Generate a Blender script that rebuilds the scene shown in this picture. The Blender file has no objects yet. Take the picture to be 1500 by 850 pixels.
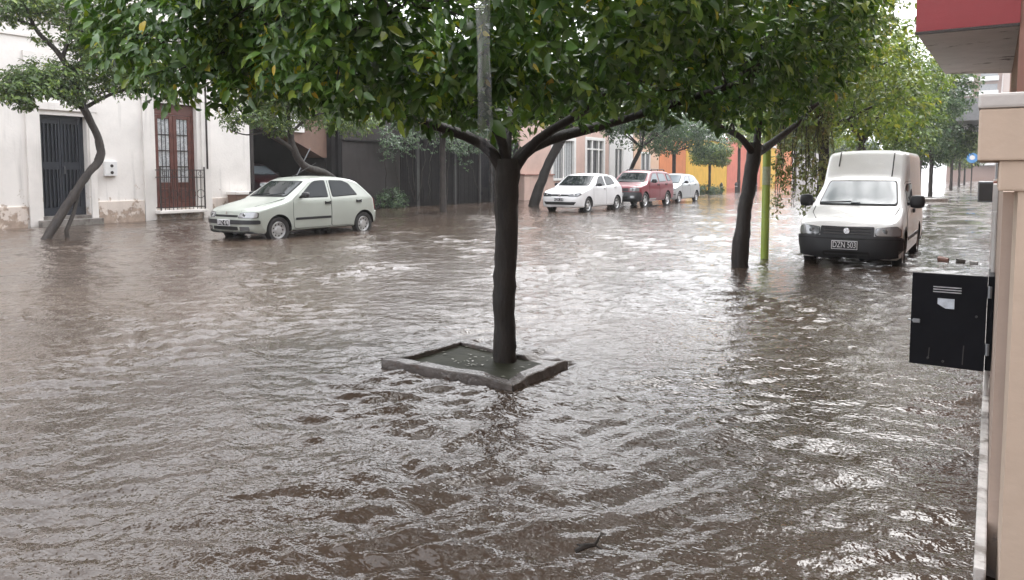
import bpy, bmesh, math, random
import numpy as np
from mathutils import Vector, Matrix
from mathutils.bvhtree import BVHTree

R = math.radians
scene = bpy.context.scene
COL = scene.collection
rng = np.random.default_rng(7)

# ------------------------------------------------------------------ objects
def tag(o, label=None, cat=None, group=None, kind=None):
    if label: o['label'] = label
    if cat: o['category'] = cat
    if group: o['group'] = group
    if kind: o['kind'] = kind
    return o

def empty(name, loc=(0, 0, 0), rz=0.0):
    o = bpy.data.objects.new(name, None)
    COL.objects.link(o)
    o.location = loc
    o.rotation_euler = (0, 0, rz)
    o.empty_display_size = 0.2
    return o

def link_mesh(name, me, parent=None):
    o = bpy.data.objects.new(name, me)
    COL.objects.link(o)
    if parent is not None:
        o.parent = parent
    return o

def smooth_mesh(me, ang=40):
    me.polygons.foreach_set('use_smooth', [True] * len(me.polygons))
    try:
        me.set_sharp_from_angle(angle=R(ang))
    except Exception:
        pass

class MB:
    """collects shapes into one mesh"""
    def __init__(self):
        self.v = []; self.f = []; self.m = []
    def add(self, verts, faces, mi=0):
        b = len(self.v)
        self.v.extend([tuple(p) for p in verts])
        for f in faces:
            self.f.append([b + i for i in f]); self.m.append(mi)
        return self
    def box(self, x0, x1, y0, y1, z0, z1, mi=0):
        v = [(x0,y0,z0),(x1,y0,z0),(x1,y1,z0),(x0,y1,z0),(x0,y0,z1),(x1,y0,z1),(x1,y1,z1),(x0,y1,z1)]
        f = [(0,3,2,1),(4,5,6,7),(0,1,5,4),(1,2,6,5),(2,3,7,6),(3,0,4,7)]
        return self.add(v, f, mi)
    def bbox(self, x0, x1, y0, y1, z0, z1, r=0.01, mi=0, seg=2):
        """bevelled box"""
        bm = bmesh.new()
        bmesh.ops.create_cube(bm, size=1)
        for v in bm.verts:
            v.co = Vector(((x0+x1)/2 + v.co.x*(x1-x0), (y0+y1)/2 + v.co.y*(y1-y0), (z0+z1)/2 + v.co.z*(z1-z0)))
        r = min(r, 0.45*min(abs(x1-x0), abs(y1-y0), abs(z1-z0)))
        bmesh.ops.bevel(bm, geom=bm.edges[:], offset=r, segments=seg, affect='EDGES', profile=0.6)
        self.addbm(bm, mi); bm.free()
        return self
    def addbm(self, bm, mi=0):
        bm.verts.ensure_lookup_table()
        bm.verts.index_update()
        self.add([v.co[:] for v in bm.verts], [[v.index for v in f.verts] for f in bm.faces], mi)
        return self
    def tube(self, pts, rad, n=8, mi=0, cap=True, rough=0.0, seed=0):
        pts = [Vector(p) for p in pts]
        if not hasattr(rad, '__len__'): rad = [rad]*len(pts)
        rr = random.Random(seed)
        t0 = (pts[1]-pts[0]).normalized()
        a = Vector((0,0,1)) if abs(t0.z) < 0.9 else Vector((1,0,0))
        u = t0.cross(a).normalized()
        V = []
        ph = [rr.uniform(0.8,1.2) for _ in range(n)]
        for i, p in enumerate(pts):
            if i == 0: t = t0
            elif i == len(pts)-1: t = (pts[i]-pts[i-1]).normalized()
            else: t = (pts[i+1]-pts[i-1]).normalized()
            u = (u - t*u.dot(t)).normalized()
            w = t.cross(u)
            for k in range(n):
                an = 2*math.pi*k/n
                r = rad[i]
                if rough:
                    r *= 1 + rough*((ph[k]-1)*3 + rr.uniform(-0.6,0.6))
                V.append(p + (u*math.cos(an) + w*math.sin(an))*r)
        F = []
        for i in range(len(pts)-1):
            for k in range(n):
                k2 = (k+1) % n
                F.append((i*n+k, i*n+k2, (i+1)*n+k2, (i+1)*n+k))
        if cap:
            F.append(tuple(reversed(range(n))))
            F.append(tuple(range((len(pts)-1)*n, len(pts)*n)))
        return self.add(V, F, mi)
    def lathe(self, prof, n=24, axis='z', c=(0,0,0), mi=0, caps=True):
        """prof: (radius, height) along the axis"""
        V = []; F = []
        for (r, h) in prof:
            for k in range(n):
                a = 2*math.pi*k/n
                p = (r*math.cos(a), r*math.sin(a), h)
                if axis == 'y': p = (p[0], p[2], p[1])
                elif axis == 'x': p = (p[2], p[0], p[1])
                V.append((p[0]+c[0], p[1]+c[1], p[2]+c[2]))
        for i in range(len(prof)-1):
            for k in range(n):
                k2 = (k+1) % n
                F.append((i*n+k, i*n+k2, (i+1)*n+k2, (i+1)*n+k))
        if caps:
            F.append(tuple(reversed(range(n))))
            F.append(tuple(range((len(prof)-1)*n, len(prof)*n)))
        return self.add(V, F, mi)
    def prism(self, poly, a0, a1, axis='x', mi=0):
        """poly in the other two axes (cyclic order kept), extruded from a0 to a1 along axis"""
        n = len(poly)
        def P(a, q):
            if axis == 'x': return (a, q[0], q[1])
            if axis == 'y': return (q[0], a, q[1])
            return (q[0], q[1], a)
        V = [P(a0, q) for q in poly] + [P(a1, q) for q in poly]
        F = [tuple(range(n)), tuple(reversed(range(n, 2*n)))]
        for k in range(n):
            k2 = (k+1) % n
            F.append((k, n+k, n+k2, k2))
        return self.add(V, F, mi)
    def build(self, name, mats, parent=None, smooth=False, ang=40, fix=True):
        me = bpy.data.meshes.new(name)
        me.from_pydata(self.v, [], self.f)
        if not isinstance(mats, (list, tuple)): mats = [mats]
        for m in mats: me.materials.append(m)
        me.polygons.foreach_set('material_index', self.m)
        if fix:
            bm = bmesh.new(); bm.from_mesh(me)
            bmesh.ops.recalc_face_normals(bm, faces=bm.faces)
            bm.to_mesh(me); bm.free()
        if smooth: smooth_mesh(me, ang)
        me.update()
        return link_mesh(name, me, parent)

def np_mesh(name, V, F, mat, parent=None, tint=None, smooth=False):
    me = bpy.data.meshes.new(name)
    V = np.ascontiguousarray(V, dtype=np.float32); F = np.ascontiguousarray(F, dtype=np.int32)
    k = F.shape[1]
    me.vertices.add(len(V)); me.vertices.foreach_set('co', V.ravel())
    me.loops.add(F.size); me.loops.foreach_set('vertex_index', F.ravel())
    me.polygons.add(len(F)); me.polygons.foreach_set('loop_start', np.arange(0, F.size, k, dtype=np.int32))
    me.materials.append(mat)
    if tint is not None:
        at = me.attributes.new('tint', 'FLOAT', 'POINT')
        at.data.foreach_set('value', np.ascontiguousarray(tint, dtype=np.float32))
    if smooth: me.polygons.foreach_set('use_smooth', [True]*len(F))
    me.update(calc_edges=True); me.validate()
    return link_mesh(name, me, parent)

# ------------------------------------------------------------------ materials
def new_mat(name):
    m = bpy.data.materials.new(name); m.use_nodes = True
    nt = m.node_tree
    b = nt.nodes['Principled BSDF']
    return m, nt, b

def N(nt, typ, **kw):
    n = nt.nodes.new(typ)
    for k, v in kw.items():
        if k.startswith('i_'):
            key = k[2:].replace('_', ' ')
            n.inputs[key].default_value = v
        else: setattr(n, k, v)
    return n

def ramp(nt, stops, fac):
    r = nt.nodes.new('ShaderNodeValToRGB')
    e = r.color_ramp.elements
    while len(e) > len(stops): e.remove(e[-1])
    while len(e) < len(stops): e.new(0.5)
    for s, (p, c) in zip(e, stops):
        s.position = p; s.color = (c[0], c[1], c[2], 1) if len(c) == 3 else c
    nt.links.new(fac, r.inputs['Fac'])
    return r.outputs['Color']

def c4(c): return (c[0], c[1], c[2], 1.0)
def mul(c, k): return tuple(min(1.0, x*k) for x in c)

def mat(name, col, rough=0.6, var=0.12, scale=3.0, bump=0.0, bscale=25.0, metal=0.0, coat=0.0, spec=0.5,
        col2=None, thr=None, dscale=2.0, streak=False):
    """plain surface with mottled colour, optional second colour (stains) and bump"""
    m, nt, b = new_mat(name)
    L = nt.links
    tc = N(nt, 'ShaderNodeTexCoord')
    src = tc.outputs['Object']
    no = N(nt, 'ShaderNodeTexNoise', i_Scale=scale, i_Detail=6.0, i_Roughness=0.6)
    L.new(src, no.inputs['Vector'])
    colr = ramp(nt, [(0.25, mul(col, 1-var)), (0.75, mul(col, 1+var))], no.outputs['Fac'])
    if col2 is not None:
        n2 = N(nt, 'ShaderNodeTexNoise', i_Scale=dscale, i_Detail=8.0, i_Roughness=0.65)
        if streak:
            mp = N(nt, 'ShaderNodeMapping'); mp.inputs['Scale'].default_value = (1.0, 1.0, 0.18)
            L.new(src, mp.inputs['Vector']); L.new(mp.outputs[0], n2.inputs['Vector'])
        else: L.new(src, n2.inputs['Vector'])
        t = thr or (0.55, 0.65)
        fac = ramp(nt, [(t[0], (0,0,0)), (t[1], (1,1,1))], n2.outputs['Fac'])
        mx = N(nt, 'ShaderNodeMix', data_type='RGBA')
        L.new(fac, mx.inputs['Factor']); L.new(colr, mx.inputs['A']); mx.inputs['B'].default_value = c4(col2)
        colr = mx.outputs['Result']
    L.new(colr, b.inputs['Base Color'])
    b.inputs['Roughness'].default_value = rough
    b.inputs['Metallic'].default_value = metal
    b.inputs['Specular IOR Level'].default_value = spec
    if coat:
        b.inputs['Coat Weight'].default_value = coat
        b.inputs['Coat Roughness'].default_value = 0.04
    if bump:
        nb = N(nt, 'ShaderNodeTexNoise', i_Scale=bscale, i_Detail=5.0)
        L.new(src, nb.inputs['Vector'])
        bp = N(nt, 'ShaderNodeBump', i_Strength=bump, i_Distance=0.02)
        L.new(nb.outputs['Fac'], bp.inputs['Height']); L.new(bp.outputs[0], b.inputs['Normal'])
    return m

def mat_plaster(name, col, peel, z_damp=0.7, bare=(0.42,0.36,0.32), rough=0.75, amount=0.5):
    """painted render: fine mottling, vertical run marks, paint flaked off near the ground"""
    m, nt, b = new_mat(name); L = nt.links
    tc = N(nt, 'ShaderNodeTexCoord'); src = tc.outputs['Object']
    n1 = N(nt, 'ShaderNodeTexNoise', i_Scale=0.9, i_Detail=8.0, i_Roughness=0.62); L.new(src, n1.inputs['Vector'])
    base = ramp(nt, [(0.3, mul(col, 0.86)), (0.55, col), (0.8, mul(col, 1.06))], n1.outputs['Fac'])
    mp = N(nt, 'ShaderNodeMapping'); mp.inputs['Scale'].default_value = (3.0, 3.0, 0.25)
    L.new(src, mp.inputs['Vector'])
    n2 = N(nt, 'ShaderNodeTexNoise', i_Scale=1.6, i_Detail=6.0); L.new(mp.outputs[0], n2.inputs['Vector'])
    runs = ramp(nt, [(0.56, (0,0,0)), (0.74, (amount,)*3)], n2.outputs['Fac'])
    mx = N(nt, 'ShaderNodeMix', data_type='RGBA'); L.new(runs, mx.inputs['Factor']); L.new(base, mx.inputs['A'])
    mx.inputs['B'].default_value = c4(mul(col, 0.66))
    # flaking
    sp = N(nt, 'ShaderNodeSeparateXYZ'); L.new(src, sp.inputs[0])
    n3 = N(nt, 'ShaderNodeTexNoise', i_Scale=3.2, i_Detail=10.0, i_Roughness=0.7); L.new(src, n3.inputs['Vector'])
    mr = N(nt, 'ShaderNodeMapRange'); L.new(sp.outputs['Z'], mr.inputs['Value'])
    mr.inputs['From Min'].default_value = 0.0; mr.inputs['From Max'].default_value = z_damp
    mr.inputs['To Min'].default_value = peel; mr.inputs['To Max'].default_value = -0.16
    ad = N(nt, 'ShaderNodeMath', operation='ADD'); L.new(n3.outputs['Fac'], ad.inputs[0]); L.new(mr.outputs[0], ad.inputs[1])
    fl = ramp(nt, [(0.57, (0,0,0)), (0.60, (1,1,1))], ad.outputs[0])
    n4 = N(nt, 'ShaderNodeTexNoise', i_Scale=6.0, i_Detail=6.0); L.new(src, n4.inputs['Vector'])
    barec = ramp(nt, [(0.3, mul(bare, 0.7)), (0.7, mul(bare, 1.2))], n4.outputs['Fac'])
    m2 = N(nt, 'ShaderNodeMix', data_type='RGBA'); L.new(fl, m2.inputs['Factor']); L.new(mx.outputs['Result'], m2.inputs['A'])
    L.new(barec, m2.inputs['B'])
    L.new(m2.outputs['Result'], b.inputs['Base Color'])
    b.inputs['Roughness'].default_value = rough
    nb = N(nt, 'ShaderNodeTexNoise', i_Scale=14.0, i_Detail=8.0); L.new(src, nb.inputs['Vector'])
    sb = N(nt, 'ShaderNodeMath', operation='SUBTRACT'); L.new(nb.outputs['Fac'], sb.inputs[0]); L.new(fl, sb.inputs[1])
    bp = N(nt, 'ShaderNodeBump', i_Strength=0.35, i_Distance=0.012)
    L.new(sb.outputs[0], bp.inputs['Height']); L.new(bp.outputs[0], b.inputs['Normal'])
    return m

def mat_leaf(name, stops, gloss=0.28, trans=0.22):
    m, nt, b = new_mat(name); L = nt.links
    at = N(nt, 'ShaderNodeAttribute', attribute_name='tint')
    col = ramp(nt, stops, at.outputs['Fac'])
    L.new(col, b.inputs['Base Color'])
    b.inputs['Roughness'].default_value = gloss
    b.inputs['Specular IOR Level'].default_value = 0.5
    tr = N(nt, 'ShaderNodeBsdfTranslucent')
    hs = N(nt, 'ShaderNodeHueSaturation', i_Saturation=1.15, i_Value=1.5); hs.inputs['Hue'].default_value = 0.485
    L.new(col, hs.inputs['Color']); L.new(hs.outputs[0], tr.inputs['Color'])
    ms = N(nt, 'ShaderNodeMixShader'); ms.inputs[0].default_value = trans
    L.new(b.outputs[0], ms.inputs[1]); L.new(tr.outputs[0], ms.inputs[2])
    L.new(ms.outputs[0], nt.nodes['Material Output'].inputs['Surface'])
    return m

def mat_bark(name, c1, c2, scale=9.0, rough=0.6):
    m, nt, b = new_mat(name); L = nt.links
    tc = N(nt, 'ShaderNodeTexCoord')
    mp = N(nt, 'ShaderNodeMapping'); mp.inputs['Scale'].default_value = (1, 1, 0.28)
    L.new(tc.outputs['Object'], mp.inputs['Vector'])
    n = N(nt, 'ShaderNodeTexNoise', i_Scale=scale*2, i_Detail=8.0, i_Roughness=0.68); L.new(mp.outputs[0], n.inputs['Vector'])
    n2 = N(nt, 'ShaderNodeTexNoise', i_Scale=2.5, i_Detail=5.0); L.new(tc.outputs['Object'], n2.inputs['Vector'])
    c = ramp(nt, [(0.3, c1), (0.68, c2)], n.outputs['Fac'])
    li = ramp(nt, [(0.62, (0,0,0)), (0.72, (0.5,)*3)], n2.outputs['Fac'])
    mx = N(nt, 'ShaderNodeMix', data_type='RGBA'); L.new(li, mx.inputs['Factor']); L.new(c, mx.inputs['A'])
    mx.inputs['B'].default_value = (0.05, 0.047, 0.04, 1)
    L.new(mx.outputs['Result'], b.inputs['Base Color'])
    b.inputs['Roughness'].default_value = rough
    bp = N(nt, 'ShaderNodeBump', i_Strength=0.9, i_Distance=0.02)
    L.new(n.outputs['Fac'], bp.inputs['Height']); L.new(bp.outputs[0], b.inputs['Normal'])
    return m

M = {}
M['cream'] = mat_plaster('cream_render', (0.79,0.76,0.73), 0.14, 1.5, (0.5,0.42,0.36), amount=0.75)
M['cream_trim'] = mat_plaster('cream_trim', (0.76,0.73,0.70), 0.02, 0.5, (0.45,0.4,0.36), amount=0.7)
M['plinth'] = mat_plaster('worn_plinth', (0.68,0.60,0.54), 0.20, 1.0, (0.40,0.31,0.25))
M['navy'] = mat('navy_steel', (0.022,0.026,0.036), 0.38, 0.25, 5)
M['redwood'] = mat('varnished_redwood', (0.105,0.036,0.027), 0.4, 0.3, 6, bump=0.1)
M['curtain'] = mat('lace_curtain', (0.55,0.57,0.58), 0.5, 0.25, 18)
M['iron'] = mat('dark_iron', (0.03,0.022,0.02), 0.5, 0.3, 9)
M['white_paint'] = mat('white_paint', (0.78,0.77,0.75), 0.5, 0.08, 4)
M['white_box'] = mat('white_plastic_box', (0.72,0.72,0.72), 0.4, 0.05, 6)
M['concrete'] = mat('wet_concrete', (0.20,0.185,0.17), 0.3, 0.3, 6, bump=0.4, bscale=40, col2=(0.10,0.085,0.075), dscale=4, thr=(0.5,0.62))
M['kerb'] = mat('wet_kerb_stone', (0.115,0.102,0.095), 0.22, 0.35, 9, bump=0.6, bscale=28, col2=(0.085,0.05,0.038), dscale=5, thr=(0.58,0.68))
M['darkwall'] = mat('tree_shaded_weathered_wall', (0.045,0.040,0.039), 0.7, 0.2, 1.5, bump=0.2, col2=(0.028,0.025,0.023), dscale=1.2, thr=(0.5,0.66), streak=True, spec=0.2)  # weathered wall; shade of the trees is put into the dark base colour
M['black'] = mat('black_void', (0.012,0.012,0.013), 0.8, 0.2)
M['darkfence'] = mat('tree_shaded_fence_boards', (0.012,0.0105,0.011), 0.7, 0.4, 4, bump=0.2, spec=0.15)  # boards darkened in the colour for the tree shade over them
M['greypost'] = mat('grey_post', (0.045,0.042,0.042), 0.5, 0.3, 4)
M['brownpanel'] = mat('brown_panel', (0.20,0.125,0.095), 0.6, 0.2, 2)
M['pink'] = mat_plaster('pink_render', (0.60,0.43,0.37), 0.0, 0.5)
M['orange'] = mat_plaster('orange_render', (0.68,0.24,0.10), 0.0, 0.5)
M['yellow'] = mat_plaster('yellow_render', (0.76,0.45,0.06), 0.0, 0.5)
M['salmon'] = mat_plaster('salmon_render', (0.66,0.20,0.145), 0.0, 0.5)
M['peach'] = mat_plaster('peach_far_render', (0.66,0.45,0.33), 0.0, 0.5)
M['greyrender'] = mat_plaster('grey_far_render', (0.45,0.42,0.41), 0.0, 0.5)
M['whiterender'] = mat_plaster('white_far_render', (0.72,0.71,0.70), 0.0, 0.5)
M['beige'] = mat_plaster('beige_wall_paint', (0.56,0.45,0.36), 0.0, 0.6, (0.4,0.3,0.24), amount=0.25)
M['beige_dull'] = mat_plaster('dull_beige_wall', (0.45,0.35,0.29), 0.05, 0.6, (0.35,0.3,0.27), amount=0.5)
M['coping'] = mat('white_coping', (0.55,0.53,0.51), 0.5, 0.15, 6, bump=0.2, col2=(0.30,0.2,0.15), dscale=7, thr=(0.6,0.7))
M['balcony_red'] = mat('balcony_red_paint', (0.27,0.035,0.042), 0.6, 0.1, 2, bump=0.1, col2=(0.21,0.028,0.034), dscale=1.5)
M['soffit'] = mat('damp_soffit', (0.70,0.69,0.68), 0.7, 0.12, 2, bump=0.15, col2=(0.07,0.065,0.06), dscale=2.3, thr=(0.60,0.70))
M['brick'] = mat('reddish_render', (0.30,0.155,0.12), 0.6, 0.15, 3, bump=0.15)
M['metalgrey'] = mat('grey_metal', (0.22,0.23,0.24), 0.35, 0.2, 6, metal=0.4)
M['blackpaint'] = mat('black_cabinet_paint', (0.005,0.0055,0.008), 0.55, 0.3, 8, spec=0.15)
M['palelabel'] = mat('pale_label', (0.55,0.6,0.66), 0.3, 0.3, 30)
M['whitemark'] = mat('worn_white_marks', (0.5,0.5,0.52), 0.5, 0.3, 30)
M['limepole'] = mat('lime_pole_paint', (0.28,0.38,0.06), 0.35, 0.15, 5, col2=(0.22,0.30,0.07), dscale=7)
M['sticker'] = mat('faded_sticker', (0.38,0.43,0.28), 0.5, 0.25, 20, col2=(0.32,0.38,0.25), dscale=15, thr=(0.5,0.6))
M['bark'] = mat_bark('wet_bark', (0.002,0.0014,0.0012), (0.022,0.016,0.012))
M['bark2'] = mat_bark('grey_wet_bark', (0.010,0.008,0.007), (0.05,0.039,0.033))
M['bluesign'] = mat('blue_sign', (0.10,0.30,0.62), 0.4, 0.1, 8)
M['soil'] = mat('flooded_soil', (0.030,0.031,0.020), 0.6, 0.35, 5, bump=0.15, bscale=14, spec=0.08)
G_DARK = [(0.0,(0.026,0.062,0.015)),(0.45,(0.060,0.138,0.028)),(0.80,(0.140,0.265,0.046)),(0.93,(0.28,0.38,0.055)),(0.975,(0.50,0.45,0.05)),(1.0,(0.60,0.42,0.06))]
G_MID = [(0.0,(0.040,0.068,0.022)),(0.5,(0.09,0.155,0.042)),(0.85,(0.17,0.25,0.052)),(0.96,(0.25,0.31,0.05)),(1.0,(0.42,0.40,0.06))]
G_LIGHT = [(0.0,(0.06,0.10,0.028)),(0.45,(0.13,0.21,0.05)),(0.8,(0.24,0.31,0.065)),(0.95,(0.34,0.37,0.07)),(1.0,(0.48,0.42,0.09))]
G_BLUE = [(0.0,(0.025,0.050,0.026)),(0.5,(0.055,0.105,0.048)),(0.9,(0.10,0.17,0.065)),(1.0,(0.18,0.24,0.08))]
M['leaf_dark'] = mat_leaf('citrus_leaf', G_DARK, 0.33, 0.16)
M['leaf_mid'] = mat_leaf('mid_green_leaf', G_MID, 0.3, 0.25)
M['leaf_light'] = mat_leaf('light_green_leaf', G_LIGHT, 0.35, 0.3)
M['leaf_blue'] = mat_leaf('bluish_green_leaf', G_BLUE, 0.4, 0.25)
M['leaf_brown'] = mat_leaf('olive_brown_leaf', [(0,(0.08,0.10,0.035)),(0.5,(0.17,0.20,0.06)),(0.85,(0.26,0.25,0.09)),(1,(0.28,0.20,0.09))], 0.4, 0.2)
# ------------------------------------------------------------------ ground, water, sidewalk
mg = mat('street_bed', (0.06,0.052,0.045), 0.8, 0.2, 1.0)
gb = MB(); gb.box(-600, 600, -300, 1500, -1.2, -0.30)
tag(gb.build('ground', mg), kind='structure')

def water_height(X, Y):
    r = np.random.default_rng(11)
    H = np.zeros_like(X)
    n = 110
    d = np.hypot(X, Y)
    ang0 = math.atan2(0.80, -0.60) + 0.10
    # slow patchiness: some areas are choppier than others
    patch = np.zeros_like(X)
    for i in range(9):
        lam = r.uniform(1.6, 5.5); a = r.uniform(0, 2*math.pi)
        patch += np.sin((X*math.cos(a) + Y*math.sin(a))*2*math.pi/lam + r.uniform(0, 6.28))
    patch = 0.80 + 0.26*patch/1.6
    patch = np.clip(patch, 0.30, 1.5)
    # domain warp
    wx = 0.10*np.sin(1.7*X + 0.9*Y) + 0.07*np.sin(2.9*Y - 1.3*X + 1.0)
    wy = 0.10*np.sin(1.3*X - 1.9*Y + 2.0) + 0.07*np.sin(3.3*X + 0.4*Y)
    Xw, Yw = X + wx, Y + wy
    for i in range(n):
        lam = math.exp(r.uniform(math.log(0.085), math.log(1.5)))
        a = ang0 + r.normal(0, 0.62)
        k = 2*math.pi/lam
        amp = 0.0160*lam/math.sqrt(n/10) * (1.0 if lam < 0.38 else 0.36)
        fade = np.clip(lam/(0.011*d + 1e-3) - 0.55, 0, 1)
        H += amp*fade*np.sin(k*(Xw*math.cos(a) + Yw*math.sin(a)) + r.uniform(0, 6.28))
    # the kerb round the nearest tree holds the ripples out
    inside = np.clip((0.62-np.abs(X+3.13))/0.06, 0, 1)*np.clip((0.46-np.abs(Y-4.36))/0.06, 0, 1)
    H = H*(1-inside)
    sharp = H*patch
    return sharp + 6.0*np.abs(sharp)*sharp*0.5 - 0.03*inside

def build_water():
    rows = np.exp(np.linspace(math.log(1.0), math.log(150.0), 900))
    rows = np.concatenate([[0.25, 0.5, 0.75], rows, [190, 260, 400, 700, 1400]])
    a_dense = np.linspace(R(88), R(170), 620)
    a_coarse = np.linspace(R(170), R(448), 60)[1:-1]
    ang = np.concatenate([a_dense, a_coarse])
    A, D = np.meshgrid(ang, rows)
    X = D*np.cos(A); Y = D*np.sin(A)
    Z = water_height(X, Y)
    Z[D > 150] = 0
    nr, nc = X.shape
    V = np.stack([X.ravel(), Y.ravel(), Z.ravel()], 1)
    idx = np.arange(nr*nc).reshape(nr, nc)
    i0 = idx[:-1]; i1 = idx[1:]
    F = np.stack([i0, i1, np.roll(i1, -1, 1), np.roll(i0, -1, 1)], -1).reshape(-1, 4)
    F = F[:, ::-1]
    m, nt, b = new_mat('muddy_flood_water'); L = nt.links
    tc = N(nt, 'ShaderNodeTexCoord'); src = tc.outputs['Object']
    n1 = N(nt, 'ShaderNodeTexNoise', i_Scale=0.35, i_Detail=5.0); L.new(src, n1.inputs['Vector'])
    L.new(ramp(nt, [(0.3, (0.052,0.037,0.028)), (0.7, (0.073,0.053,0.040))], n1.outputs['Fac']), b.inputs['Base Color'])
    b.inputs['Roughness'].default_value = 0.03
    b.inputs['IOR'].default_value = 1.43
    # fine ripples + raindrop rings
    nA = N(nt, 'ShaderNodeTexNoise', i_Scale=6.0, i_Detail=4.0, i_Roughness=0.6); L.new(src, nA.inputs['Vector'])
    mpp = N(nt, 'ShaderNodeMapping'); mpp.inputs['Rotation'].default_value = (0, 0, R(-25)); mpp.inputs['Scale'].default_value = (0.6, 1.5, 1)
    L.new(src, mpp.inputs['Vector'])
    nB = N(nt, 'ShaderNodeTexNoise', i_Scale=26.0, i_Detail=2.0); L.new(mpp.outputs[0], nB.inputs['Vector'])
    vo = N(nt, 'ShaderNodeTexVoronoi', i_Scale=5.5); L.new(src, vo.inputs['Vector'])
    wv = N(nt, 'ShaderNodeMath', operation='MULTIPLY'); L.new(vo.outputs['Distance'], wv.inputs[0]); wv.inputs[1].default_value = 48.0
    sn = N(nt, 'ShaderNodeMath', operation='SINE'); L.new(wv.outputs[0], sn.inputs[0])
    fo = N(nt, 'ShaderNodeMapRange'); L.new(vo.outputs['Distance'], fo.inputs['Value'])
    fo.inputs['From Min'].default_value = 0.05; fo.inputs['From Max'].default_value = 0.38
    fo.inputs['To Min'].default_value = 1.0; fo.inputs['To Max'].default_value = 0.0
    rg = N(nt, 'ShaderNodeMath', operation='MULTIPLY'); L.new(sn.outputs[0], rg.inputs[0]); L.new(fo.outputs[0], rg.inputs[1])
    b1 = N(nt, 'ShaderNodeBump', i_Strength=0.6, i_Distance=0.038); L.new(nA.outputs['Fac'], b1.inputs['Height'])
    b2 = N(nt, 'ShaderNodeBump', i_Strength=0.45, i_Distance=0.012); L.new(nB.outputs['Fac'], b2.inputs['Height']); L.new(b1.outputs[0], b2.inputs['Normal'])
    b3 = N(nt, 'ShaderNodeBump', i_Strength=0.16, i_Distance=0.004); L.new(rg.outputs[0], b3.inputs['Height']); L.new(b2.outputs[0], b3.inputs['Normal'])
    L.new(b3.outputs[0], b.inputs['Normal'])
    o = np_mesh('water', V, F, m, smooth=True)
    tag(o, kind='structure')
build_water()

def build_sidewalk():
    ys = np.concatenate([np.linspace(11, 40, 120), np.linspace(40.5, 160, 90)])
    xs = np.linspace(-3.75, 0.3, 40)
    X, Y = np.meshgrid(xs, ys)
    Z = -0.09 + 0.105*np.clip((Y-12.5)/14, 0, 1)
    Z = Z + 0.018*np.sin(X*2.1+0.5*Y)*np.sin(0.7*Y) + 0.012*np.sin(3.3*X-1.1*Y) + 0.03*np.clip((X+1.2)/1.3, 0, 1)
    nr, nc = X.shape
    idx = np.arange(nr*nc).reshape(nr, nc)
    F = np.stack([idx[:-1,:-1], idx[:-1,1:], idx[1:,1:], idx[1:,:-1]], -1).reshape(-1,4)
    V = np.stack([X.ravel(), Y.ravel(), Z.ravel()], 1)
    m, nt, b = new_mat('wet_pavement'); L = nt.links
    tc = N(nt, 'ShaderNodeTexCoord'); src = tc.outputs['Object']
    br = N(nt, 'ShaderNodeTexBrick', i_Scale=2.5); br.offset = 0.0
    br.inputs['Brick Width'].default_value = 0.5; br.inputs['Row Height'].default_value = 0.5; br.inputs['Mortar Size'].default_value = 0.015
    br.inputs['Color1'].default_value = (0.17,0.15,0.14,1); br.inputs['Color2'].default_value = (0.21,0.19,0.175,1); br.inputs['Mortar'].default_value = (0.08,0.07,0.065,1)
    L.new(src, br.inputs['Vector']); L.new(br.outputs['Color'], b.inputs['Base Color'])
    n = N(nt, 'ShaderNodeTexNoise', i_Scale=0.8, i_Detail=5.0); L.new(src, n.inputs['Vector'])
    L.new(ramp(nt, [(0.42, (0.05,)*3), (0.6, (0.32,)*3)], n.outputs['Fac']), b.inputs['Roughness'])
    o = np_mesh('sidewalk', V, F, m, smooth=True)
    tag(o, kind='structure')
build_sidewalk()
# ------------------------------------------------------------------ left side of the street (facade plane x = XF)
XF = -21.2
def wall_face(mb, y0, y1, z0, z1, openings=(), depth=0.3, X=XF, mi=0, reveal=None):
    """front sheet with real openings and reveals going back, plus returns at the ends and top"""
    ys = sorted({y0, y1, *[o[0] for o in openings], *[o[1] for o in openings]})
    zs = sorted({z0, z1, *[o[2] for o in openings], *[o[3] for o in openings]})
    for a, b_ in zip(ys, ys[1:]):
        for c, d in zip(zs, zs[1:]):
            ym, zm = (a+b_)/2, (c+d)/2
            if any(o[0] < ym < o[1] and o[2] < zm < o[3] for o in openings): continue
            mb.add([(X,a,c),(X,b_,c),(X,b_,d),(X,a,d)], [(0,1,2,3)], mi)
    for (a, b_, c, d) in openings:
        Xb = X-depth
        mb.add([(X,a,c),(Xb,a,c),(Xb,a,d),(X,a,d)], [(0,1,2,3)], mi)
        mb.add([(X,b_,c),(Xb,b_,c),(Xb,b_,d),(X,b_,d)], [(0,1,2,3)], mi)
        mb.add([(X,a,d),(X,b_,d),(Xb,b_,d),(Xb,a,d)], [(0,1,2,3)], mi)
        mb.add([(X,a,c),(X,b_,c),(Xb,b_,c),(Xb,a,c)], [(0,1,2,3)], mi)
    for y in (y0, y1):
        mb.add([(X,y,z0),(X-6,y,z0),(X-6,y,z1),(X,y,z1)], [(0,1,2,3)], mi)
    mb.add([(X,y0,z1),(X,y1,z1),(X-6,y1,z1),(X-6,y0,z1)], [(0,1,2,3)], mi)
    return mb

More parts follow.
